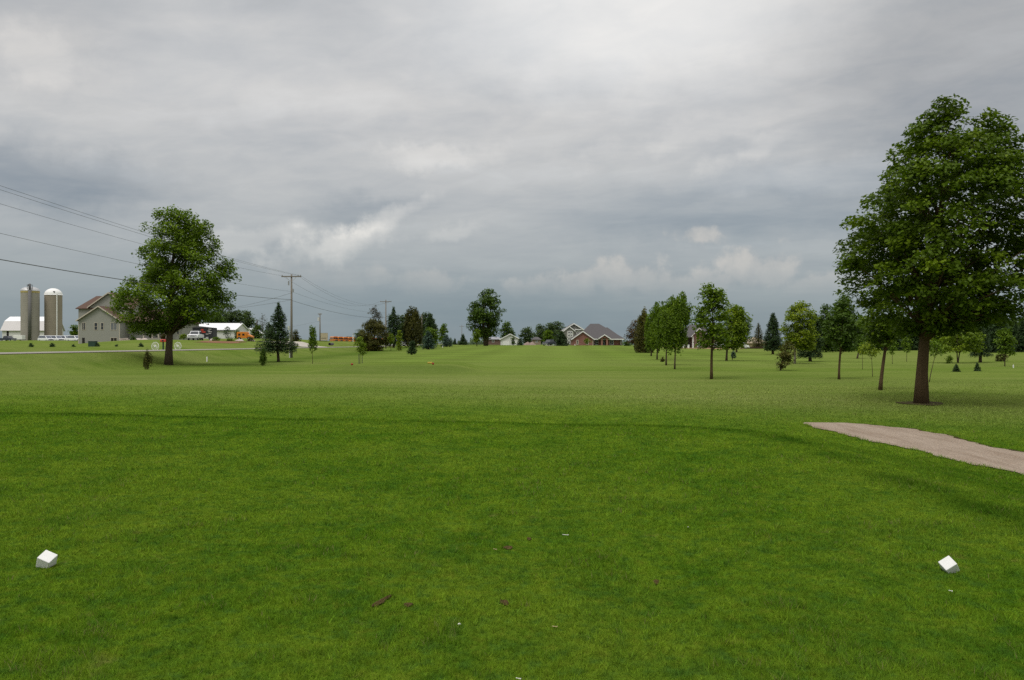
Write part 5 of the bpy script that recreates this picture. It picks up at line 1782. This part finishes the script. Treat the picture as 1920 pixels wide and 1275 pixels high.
# dark vehicle on the skyline, vehicles by the silos and white cars by the trees
car('pickup_truck', 'dark blue pickup parked on the skyline drive left of the broad spruce', 'pickup', at(1031, 258), R(-38), BLUE_DARK, PICKUP, PICKUP_CAB, 5.5, 2.0)
car('pickup_truck', 'dark pickup parked before the barn at the far left', 'pickup', at(15, 272), R(70), BLUE_DARK, PICKUP, PICKUP_CAB, 5.5, 2.0)
for px, d, lab in ((86, 238, 'white van in the row by the silos, next to the tall silo'), (105, 240, 'white van in the row by the silos, in front of the domed silo'), (122, 242, 'white van in the row by the silos, right of the white pipe'), (140, 238, 'white van in the row nearest the grey farmhouse')):
    p = at(px, d)
    p.z = EYE + (HORIZ - 641.0) / F * d
    car('van', lab, 'van', p, R(62), WHITE_CAR, VAN, VAN_CAB, 4.9, 1.9, 'white vans parked by the silos', gm=glass('van_glass', (.06, .075, .11)))
for px, d, rz, prof, cab, lab, py in ((1386, 205, 75, VAN, VAN_CAB, 'white van half hidden behind the dark fairway tree', 653), (1350, 207, 60, SEDAN, SEDAN_CAB, 'white car beside the low brick wall between fairway trees', 653),
                                  (736, 232, 70, SEDAN, SEDAN_CAB, 'white car behind the thin saplings left of the twin cedar', 650), (746, 240, 80, VAN, VAN_CAB, 'white van left of the twin topped cedar foot', 650)):
    p = at(px, d)
    car('van' if prof is VAN else 'car', lab, 'van' if prof is VAN else 'car', p, R(rz), WHITE_CAR, prof, cab, 4.6, 1.8)
# low white trailer left of the tall silo
g = at(33, 292)
t = thing('flat_trailer', 'low white box trailer between the barn door and tall silo', 'trailer', g)
MB().box(-1.6, 1.6, 0, 2, .7, 2.2).build('box_body', WHITE, t, bevel=.05)
MB().box(-1.7, 1.7, -.05, 2.05, .5, .68).build('frame', STEEL_DARK, t)
for x in (-.9, .9):
    wheel(t, (x, .15, .36), .36)


def school_bus(label, loc, rz, group):
    t = thing('school_bus', label, 'school bus', loc, rz, group)
    h = 1.22
    prof = [(-h, .55), (h, .55), (h, 2.55), (h - .12, 2.82), (h - .45, 2.98), (-h + .45, 2.98), (-h + .12, 2.82), (-h, 2.55)]
    MB().prism(prof, -4.0, 5.0, 'y').build('body', ORANGE, t)
    MB().prism([(-1.0, .55), (1.0, .55), (1.0, 1.35), (.8, 1.5), (-.8, 1.5), (-1.0, 1.35)], -5.6, -4.01, 'y').build('hood', ORANGE, t, bevel=.06)
    for s in (-1, 1):
        q = [(s * .05, -4.04, 1.6), (s * 1.08, -4.04, 1.6), (s * 1.05, -4.04, 2.4), (s * .05, -4.04, 2.4)]
        MB().box(min(s * .05, s * 1.08), max(s * .05, s * 1.08), -4.05, -3.98, 1.6, 2.38).build('windscreen', GLASS, t)
        MB().box(s * .78 - .14, s * .78 + .14, -5.64, -5.58, .95, 1.2).build('headlight', GLASS_PALE, t)
        MB().cyl((s * .95, -4.06, 2.68), .11, .05, 12, 'y').build('warning_lamp', mat('amber_lens', (.5, .12, .01), rough=.3), t)
        w = MB()
        for i in range(10):
            w.box(s * h - .02, s * h + .02, -3.6 + i * .84, -2.92 + i * .84, 1.75, 2.4)
        w.build('side_window', GLASS, t)
        st = MB()
        for z in (.85, 1.15, 1.55):
            st.box(s * h - .02, s * h + .025, -3.98, 4.98, z, z + .06)
        st.build('side_stripe', STEEL_DARK, t)
        for y in (-4.7, 3.0):
            wheel(t, (s * 1.0, y, .5), .5, .28)
    MB().box(-.55, .55, -5.63, -5.57, .75, 1.3).build('grille', STEEL_DARK, t)
    MB().box(-1.2, 1.2, -5.78, -5.6, .45, .68).build('bumper', STEEL_DARK, t)
    MB().box(-.7, .7, -4.05, -3.98, 2.62, 2.86).build('roof_sign', mat('bus_sign', (.55, .17, .02)), t)
    return t


ords = ['nearest the beige box trailer', 'second from the beige box trailer', 'third from the beige box trailer', 'fourth from the beige box trailer', 'fifth from the beige box trailer',
        'sixth from the beige box trailer', 'behind the left side of the juniper bush', 'hidden behind the middle of the juniper bush', 'behind the right side of the juniper bush', 'peeking out right of the juniper bush']
b0 = None
for i, o_ in enumerate(ords):
    px = 626.5 + i * 9.6
    d = 425 - i * 2
    p = at(px, d)
    p.z = EYE + (HORIZ - (641.6 + .5 * i * (1 if i < 8 else .9))) / F * d
    if b0 is None:
        b0 = school_bus('orange school bus in the parked row, ' + o_, p, R(24), 'orange school buses parked in a row')
    else:
        c = copy_tree(b0)
        c.location = p
        c['label'] = 'orange school bus in the parked row, ' + o_
p = at(455, 212)
p.z = EYE + (HORIZ - 637.5) / F * 212
# short orange bus by the white shed, seen from its side
t = thing('short_bus', 'short orange bus in front of the white shed gable', 'bus', p)
MB().prism([(-1.55, .45), (1.05, .45), (1.05, 1.95), (.9, 2.1), (-1.4, 2.1), (-1.55, 1.95)], 0, 2.0, 'y').build('body', ORANGE, t, bevel=.06)
MB().prism([(1.06, .45), (2.4, .45), (2.4, .95), (1.9, 1.2), (1.06, 1.55)], .15, 1.85, 'y').build('hood', ORANGE, t, bevel=.06)
for (a, b) in ((-1.15, -.6), (-.1, .45)):
    MB().box(a, b, -.03, .02, 1.15, 1.65).build('side_window', DARK, t)
for x in (-.9, 1.6):
    w = MB().cyl((x, -.05, .42), .42, .3, 18, 'y').build('wheel', TYRE, t)
    MB().cyl((x, -.07, .42), .2, .34, 12, 'y').build('rim', GALV, w)
# beige box trailer with dark side
p = at(607, 250)
p.z = EYE + (HORIZ - 641.2) / F * 250
t = thing('box_trailer', 'beige box trailer with roll up rear door and dark side by the buses', 'trailer', p, R(14))
MB().box(-1.22, 1.22, 0, 6, .6, 2.75).build('box_body', mat('dark_grey_skin', (.055, .062, .066)), t)
r_ = MB().box(-1.2, 1.2, -.05, -.003, .55, 2.72)
rd = r_.build('rear_door', mat('beige_door', (.46, .39, .27), var=.08, wave=('Z', .42, .5)), t)
MB().box(-.75, .75, -.08, -.055, 1.1, 1.22).build('handle_bar', STEEL_DARK, rd)
MB().box(-1.15, 1.15, -.12, 0, .42, .54).build('bumper', GALV, t)
for s_ in (-1, 1):
    wheel(t, (s_ * .95, 1.2, .42), .42)


# ------------------------------------------------------------------ poles, wires, roadside things
def utility_pole(label, x, y, top, arm_z, arm, trans=None, extras=False):
    g = Vector((x, y, H1(x, y)))
    t = thing('utility_pole', label, 'utility pole', g, group='utility poles along the road')
    h = top - g.z
    MB().tube([(0, 0, -.5), (0, 0, h * .5), (0, 0, h)], [.17, .14, .10], 10).build('pole', WOOD_POLE, t, smooth=True)
    if arm:
        za = arm_z - g.z
        MB().box(-arm, arm, -.17, -.05, za - .07, za + .07).build('crossarm', WOOD_POLE, t)
        br = MB()
        for s in (-1, 1):
            br.tube([(s * arm * .5, -.11, za - .06), (0, -.12, za - .75)], .02, 5)
        br.build('brace', GALV, t)
        for a in (-arm + .1, arm - .4, arm - .08):
            MB().lathe((a, -.11, za + .07), [(.02, 0), (.03, .05), (.06, .08), (.05, .16), (.02, .18)], 10).build('insulator', mat('insulator_grey', (.3, .3, .3), rough=.3), t)
    if extras:
        for (dx, py, hh, w) in ((-.35, 531, .55, .09), (.2, 545, .45, .12)):
            z = EYE + (HORIZ - py) / F * y - g.z
            MB().tube([(dx, -.1, z - hh / 2), (dx, -.1, z + hh / 2)], w, 8).build('fuse_cutout', mat('insulator_grey', (.3, .3, .3)), t)
        MB().tube([(-.2, -.16, -.3), (-.2, -.16, 3.4)], .07, 8).build('conduit', mat('pale_conduit', (.52, .53, .46)), t)
        z = EYE + (HORIZ - 615) / F * y - g.z
        MB().box(-.42, -.2, -.26, -.08, z - .25, z + .25).build('junction_box', mat('pale_conduit', (.52, .53, .46)), t)
    if trans:
        z = trans - g.z
        MB().tube([(-.34, 0, z - .5), (-.34, 0, z + .4)], .27, 12).build('transformer', mat('transformer_grey', (.55, .55, .54)), t)
    return t


XP = -28.8
utility_pole('tall wooden utility pole with crossarm and fuses right of the lone spruce', XP, 107, 10.35, 10.06, 1.29, extras=True)
utility_pole('wooden utility pole with crossarm rising over the juniper bush', XP - .3, 189, 11.2, 10.75, 1.3)
utility_pole('pale light pole standing between the cedar and the rounded dull tree', (791 - 960) / F * 265, 265, EYE + 50 / F * 265, 0, 0)
utility_pole('faint far utility pole on the skyline above the lone conical spruce', (866 - 960) / F * 430, 430, EYE + 31 / F * 430, EYE + 28 / F * 430, 1.3)
utility_pole('utility pole across the road carrying a pale transformer by the box trailer', (600 - 960) / F * 205, 205, EYE + 53 / F * 205, EYE + 51 / F * 205, .5, trans=EYE + 42 / F * 205)
utility_pole('near wooden utility pole with crossarm holding the wires that cross the left sky', XP, 25, 10.6, 10.3, 1.29)

WIRE = mat('power_wire', (.09, .09, .092), rough=.6)


def wire(label, a, b, sag, r, n=26):
    a, b = Vector(a), Vector(b)
    pts = []
    for i in range(n + 1):
        u = i / n
        p = a.lerp(b, u)
        p.z -= 4 * sag * u * (1 - u)
        pts.append(p)
    m = MB().tube(pts, r, 5)
    o = m.build('power_line', WIRE)
    tag(o, label, 'wire', 'overhead wires between the poles')
    return o


A1 = 10.17
wire('uppermost overhead wire running from the sky at left to the tall pole', (XP + 1.21, 25, 10.45), (XP + 1.21, 107, A1), .55, .010)
wire('second overhead wire hugging the uppermost one at left', (XP + .89, 25, 10.35), (XP + .89, 107, A1), .6, .010)
wire('third overhead wire, a lone line below the top pair at left', (XP - 1.19, 25, 10.3), (XP - 1.19, 107, A1), .75, .010)
wire('fourth overhead wire midway between top wires and thick cable', (XP, 25, 8.1), (XP, 107, 8.1), .55, .011)
wire('thick dark cable, lowest of the overhead wires at left', (XP, 25, 6.55), (XP, 107, 7.05), .62, .026)
B1 = 10.86
wire('right end crossarm wire from the tall pole to the next pole', (XP + 1.21, 107, A1), (XP + .9, 189, B1), 2.0, .011)
wire('inner crossarm wire from the tall pole to the next pole', (XP + .89, 107, A1), (XP + .6, 189, B1), 2.3, .011)
wire('left end crossarm wire from the tall pole to the next pole', (XP - 1.19, 107, A1), (XP - 1.5, 189, B1), 2.3, .011)
wire('middle wire sagging from the tall pole toward the juniper bush', (XP, 107, 8.1), (XP - .3, 189, 8.2), .8, .011)
wire('lower dark cable sloping from the tall pole behind the juniper bush', (XP, 107, 6.95), (XP - .3, 189, 7.1), .75, .022)
wire('upper service wire curving from the tall pole toward the farmhouse', (XP - .1, 107, 7.9), (-74.5, 184, 8.6), 1.0, .016)
wire('lower service wire running nearly level from the tall pole to the farmhouse', (XP - .1, 107, 7.0), (-74.5, 184, 8.1), .4, .016)
wire('thin wire from the transformer pole slanting down left behind the tall pole', ((600 - 960) / F * 205 - .3, 205, EYE + 38 / F * 205), ((480 - 960) / F * 250, 250, EYE + 22 / F * 250), .5, .013)

# wagon wheels and mailbox at the road edge
for px, lab in ((291, 'white wagon wheel set at the road edge left of the ash trunk'), (333.5, 'white wagon wheel set at the road edge right of the ash trunk')):
    d = 41.6 * F / (960 - px)
    x = -41.6
    z = float(zroad(d)) - .05
    t = thing('wagon_wheel', lab, 'wagon wheel', (x, d, z), R(-14), group='white wagon wheels at the road edge')
    rr = .48
    zc = rr - .03
    rim = MB().tube([(rr * math.cos(q), 0, zc + rr * math.sin(q)) for q in np.linspace(0, 2 * math.pi, 33)], .026, 6, cap=False)
    rim.build('rim', WHITE, t, smooth=True)
    sp = MB()
    for i in range(14):
        q = 2 * math.pi * i / 14
        sp.tube([(.06 * math.cos(q), 0, zc + .06 * math.sin(q)), (rr * math.cos(q), 0, zc + rr * math.sin(q))], .016, 5)
    sp.build('spokes', WHITE, t)
    MB().cyl((0, -.09, zc), .085, .18, 14, 'y').build('hub', WHITE, t)
d = 41.9 * F / (960 - 306)
g = Vector((-41.9, d, float(zroad(d)) - .04))
t = thing('mailbox', 'red mailbox on a dark green post by the left wagon wheel', 'mailbox', g)
MB().box(-.07, .07, -.07, .07, -.2, .98).build('post', mat('dark_green_post', (.02, .05, .03)), t)
prof = [(-.14, .99)] + [(.14 * math.cos(q), 1.13 + .14 * math.sin(q)) for q in np.linspace(math.pi, 0, 10)] + [(.14, .99)]
RED = mat('mailbox_red', (.45, .035, .02), rough=.4)
MB().prism(prof, -.30, .30, 'x').build('box', RED, t)
MB().box(-.36, .36, -.17, .17, .955, .985).build('shelf', RED, t)
MB().box(-.12, .12, -.155, -.142, 1.02, 1.2).build('door', mat('mailbox_black', (.03, .03, .03)), t)
g = at(174, 99)
bx = MB().box(-.42, .42, -.3, .3, -.1, .62).box(-.45, .45, -.33, .33, .62, .68)
o = bx.build('utility_box', mat('utility_green', (.03, .06, .045), rough=.5), loc=g, bevel=.02)
tag(o, 'green metal utility box beside the roadside shrub', 'utility box')
g = Vector(((618 - 960) / F * 178, 178, 0))
g.z = EYE + (HORIZ - 645.2) / F * 178
t = thing('culvert', 'dark culvert pipe mouth beside the pale driveway', 'culvert', g)
MB().lathe((0, 0, 0), [(.30, 0), (.30, 3.0), (.26, 3.0), (.26, 0), (.30, 0)], 20).build('pipe', STEEL_DARK, t).rotation_euler = (R(-90), 0, 0)
MB().cyl((0, .25, 0), .26, .05, 20, 'y').build('pipe_back', DARK, t)
g = at(662, 400)
g.z = 0
pl = MB().tube([(0, 0, 0), (0, 0, EYE + (HORIZ - 625) / F * 400)], [.22, .16], 8)
o = pl.build('white_mast', WHITE, loc=g)
tag(o, 'slender white mast behind the juniper bush by the buses', 'mast')


def stake(label, px, d, h, w, group=None):
    g = at(px, d)
    o = MB().box(-w / 2, w / 2, -w / 2, w / 2, -.1, h).prism([(-w / 2, h), (w / 2, h), (0, h + w * .3)], -w / 2, w / 2, 'y').build('white_stake', WHITE, loc=g)
    tag(o, label, 'stake', group)


p = ray(388, 678)
stake('white marker post in the grass right of the ash trunk', 388, p.y, .46, .10)
stake('thin white stake on the lawn at the far right', 1900, 63, .22, .06)
stake('short pale stake by the short wide blue grey spruce', 830, 205, .5, .12)
stake('short white stake in front of the brick gable', 1078, 250, .55, .16)
for px, lab in ((673, 'left support stake of the yellow green sapling'), (679, 'right support stake of the yellow green sapling')):
    g = at(px, 74)
    o = MB().tube([(0, 0, -.1), (0, 0, 1.0)], .03, 6).build('support_stake', STEEL_DARK, loc=g)
    tag(o, lab, 'stake', 'support stakes of the sapling')

# ------------------------------------------------------------------ on the tees
TEEW = mat('tee_marker_white', (.74, .73, .71), rough=.5, spec=.3, var=.10, vscale=22, bump=.15)


def face_cube(label, pix, d0, group, low_limit=-.035):
    """cube whose bright face has its corners (top, right, bottom, left) seen at the pixels pix; both face edges come toward the viewer"""
    P = np.array(pix, float)
    c = P.mean(0)
    tx, ty = (c[0] - 960) / F, (c[1] - HORIZ) / F
    U = ((P[1] - P[0]) + (P[2] - P[3])) / 2 * d0 / F
    V = ((P[3] - P[0]) + (P[2] - P[1])) / 2 * d0 / F
    g = np.linspace(-.16, .0, 321)
    A, B = np.meshgrid(g, g, indexing='ij')
    u = np.stack([U[0] + tx * A, A, -U[1] - ty * A])
    v = np.stack([V[0] + tx * B, B, -V[1] - ty * B])
    lu, lv = np.sqrt((u * u).sum(0)), np.sqrt((v * v).sum(0))
    cost = ((u * v).sum(0) / (lu * lv)) ** 2 + (lu / lv - 1) ** 2
    i = np.unravel_index(np.argmin(cost), cost.shape)
    a, b = Vector(u[:, i[0], i[1]]), Vector(v[:, i[0], i[1]])
    size = .93 * (a.length + b.length) / 2
    a.normalize()
    b = (b - a * b.dot(a)).normalized()
    n = a.cross(b)
    if n.y > 0:
        n = -n
        a, b = b, a
    fc = Vector((tx * d0, d0, EYE - ty * d0))
    ctr = fc - n * size / 2
    o = MB().box(-size / 2, size / 2, -size / 2, size / 2, -size / 2, size / 2).build('tee_marker', TEEW, bevel=size * .05)
    mtx = Matrix((a, b, n)).transposed().to_4x4()
    low = min((mtx @ Vector((x, y, z))).z for x in (-.5, .5) for y in (-.5, .5) for z in (-.5, .5)) * size
    gz = H1(ctr.x, ctr.y)
    ctr.z = gz - low + min(max(ctr.z + low - gz, low_limit), -.008)
    o.matrix_world = Matrix.Translation(ctr) @ mtx
    tag(o, label, 'tee marker', group)
    return o


face_cube('white cube tee marker leaning left, at the left of the tee', [(83.5, 1034), (108, 1045.5), (96.5, 1063), (70.5, 1052.5)], 5.82, 'white tee markers')
face_cube('white cube tee marker leaning right, with a small white chip in front', [(1777.9, 1039.6), (1794.8, 1057.2), (1774.1, 1072.2), (1757.2, 1055.3)], 5.68, 'white tee markers')

REDM = mat('red_marker', (.30, .03, .02), rough=.5)
YELM = mat('yellow_marker', (.50, .36, .06), rough=.5)
for px, py, m, sz, lab in ((660, 684, REDM, .15, 'dark red tee marker at the left of the forward tee'), (812, 687.5, REDM, .15, 'dark red tee marker at the right of the forward tee')):
    d = 57.5
    g = at(px, d)
    o = MB().lathe((0, 0, 0), [(.02, 0), (sz * .45, .02), (sz * .55, sz * .5), (sz * .4, sz * .9), (.02, sz)], 14).build('tee_marker', m, smooth=True, loc=g)
    tag(o, lab, 'tee marker', 'red forward tee markers')
g = at(806, 60)
o = MB().box(-.17, .17, -.06, .06, .0, .12).build('tee_marker', YELM, loc=g, bevel=.03)
tag(o, 'yellow tee marker block beside the right red one', 'tee marker')

chip = mat('white_tee_wood', (.75, .73, .68), rough=.5)
tanw = mat('pale_tee_wood', (.50, .38, .22), rough=.7)
for (px, py, L, rz, m, lab) in ((1060, 1004, .050, 4, chip, 'broken white wooden tee lying flat on the middle of the tee'), (1290, 991, .014, 30, chip, 'tiny white tee chip on the grass toward the right marker'),
                                (1782, 1109, .022, -30, chip, 'small white chip in front of the right tee marker'), (861, 1175, .018, 40, chip, 'small white chip in the near grass below the divots'),
                                (972, 1272, .026, -20, chip, 'white tee end at the bottom edge of the grass'), (928, 1033, .028, -25, tanw, 'pale wooden tee splinter left of the reddish divot'), (1040, 1179, .03, 0, tanw, 'pale wood splinter right of the small near chip')):
    d = EYE * F / (py - HORIZ)
    x = (px - 960) / F * d
    g = Vector((x, d, H1(x, d) + .013))
    o = MB().tube([(-L / 2, 0, 0), (L * .35, 0, 0), (L * .42, 0, 0), (L / 2, 0, 0)], [.0022, .0026, .005, .0055], 8).build('broken_tee', m, loc=g) if L > .02 else \
        MB().tube([(-L / 2, 0, 0), (0, 0, .002), (L / 2, 0, 0)], [.003, .0055, .004], 8).build('broken_tee', m, loc=g)
    o.rotation_euler = (0, R(6), R(rz))
    tag(o, lab, 'broken tee', 'broken tees on the grass')

dirt = mat('divot_dirt', (.150, .105, .045), rough=1, spec=.05, var=.7, vscale=90, bump=.8)
rd_ = random.Random(3)
for (bx, by, rx, ry, rot), (_p, _q, _a, _b, _c, lab) in zip(DIVOT_XY, DIVOTS):
    m = MB()
    nr, na = 5, 22
    ring = []
    vs_, fs_ = [(0, 0, .004)], []
    for i in range(1, nr + 1):
        for k in range(na):
            q = 2 * math.pi * k / na
            j = 1 + .16 * math.sin(3 * q + rot) + .1 * math.sin(7 * q) + rd_.uniform(-.1, .1)
            u = i / nr
            vs_.append((rx * u * j * math.cos(q), ry * u * j * math.sin(q), .012 * (u ** 2) + rd_.uniform(-.002, .004) - (.012 if i == nr else 0)))
    for k in range(na):
        fs_.append((0, 1 + k, 1 + (k + 1) % na))
    for i in range(nr - 1):
        for k in range(na):
            a, b = 1 + i * na + k, 1 + i * na + (k + 1) % na
            fs_.append((a, a + na, b + na, b))
    m.add(vs_, fs_)
    o = m.build('divot', dirt, loc=(bx, by, H1(bx, by) + .006))
    o.rotation_euler = (0, 0, rot)
    tag(o, lab, 'divot', 'divots in the tee turf')

# flat dark rings round two trunks
ringm = mat('dark_ring_ground', (.075, .060, .030), rough=1, spec=.05, var=.4, vscale=9, bump=.6)
for tr_, r_, lab in ((big, .72, 'dark ring on the ground round the foot of the tall maple'), ):
    c = tr_.location
    vs_, fs_ = [tuple((0, 0, H1(c.x, c.y) + .012 - c.z))], []
    na = 40
    for i in (1, 2, 3):
        for k in range(na):
            q = 2 * math.pi * k / na
            j = r_ * i / 3 * (1 + .08 * math.sin(3 * q) + .05 * math.sin(8 * q))
            x, y = j * math.cos(q), j * math.sin(q)
            vs_.append((x, y, H1(c.x + x, c.y + y) + .022 - c.z))
    for k in range(na):
        fs_.append((0, 1 + k, 1 + (k + 1) % na))
        for i in (0, 1):
            a, b = 1 + i * na + k, 1 + i * na + (k + 1) % na
            fs_.append((a, a + na, b + na, b))
    o = MB().add(vs_, fs_).build('ground_ring', ringm, loc=c)
    tag(o, lab, 'soil ring')
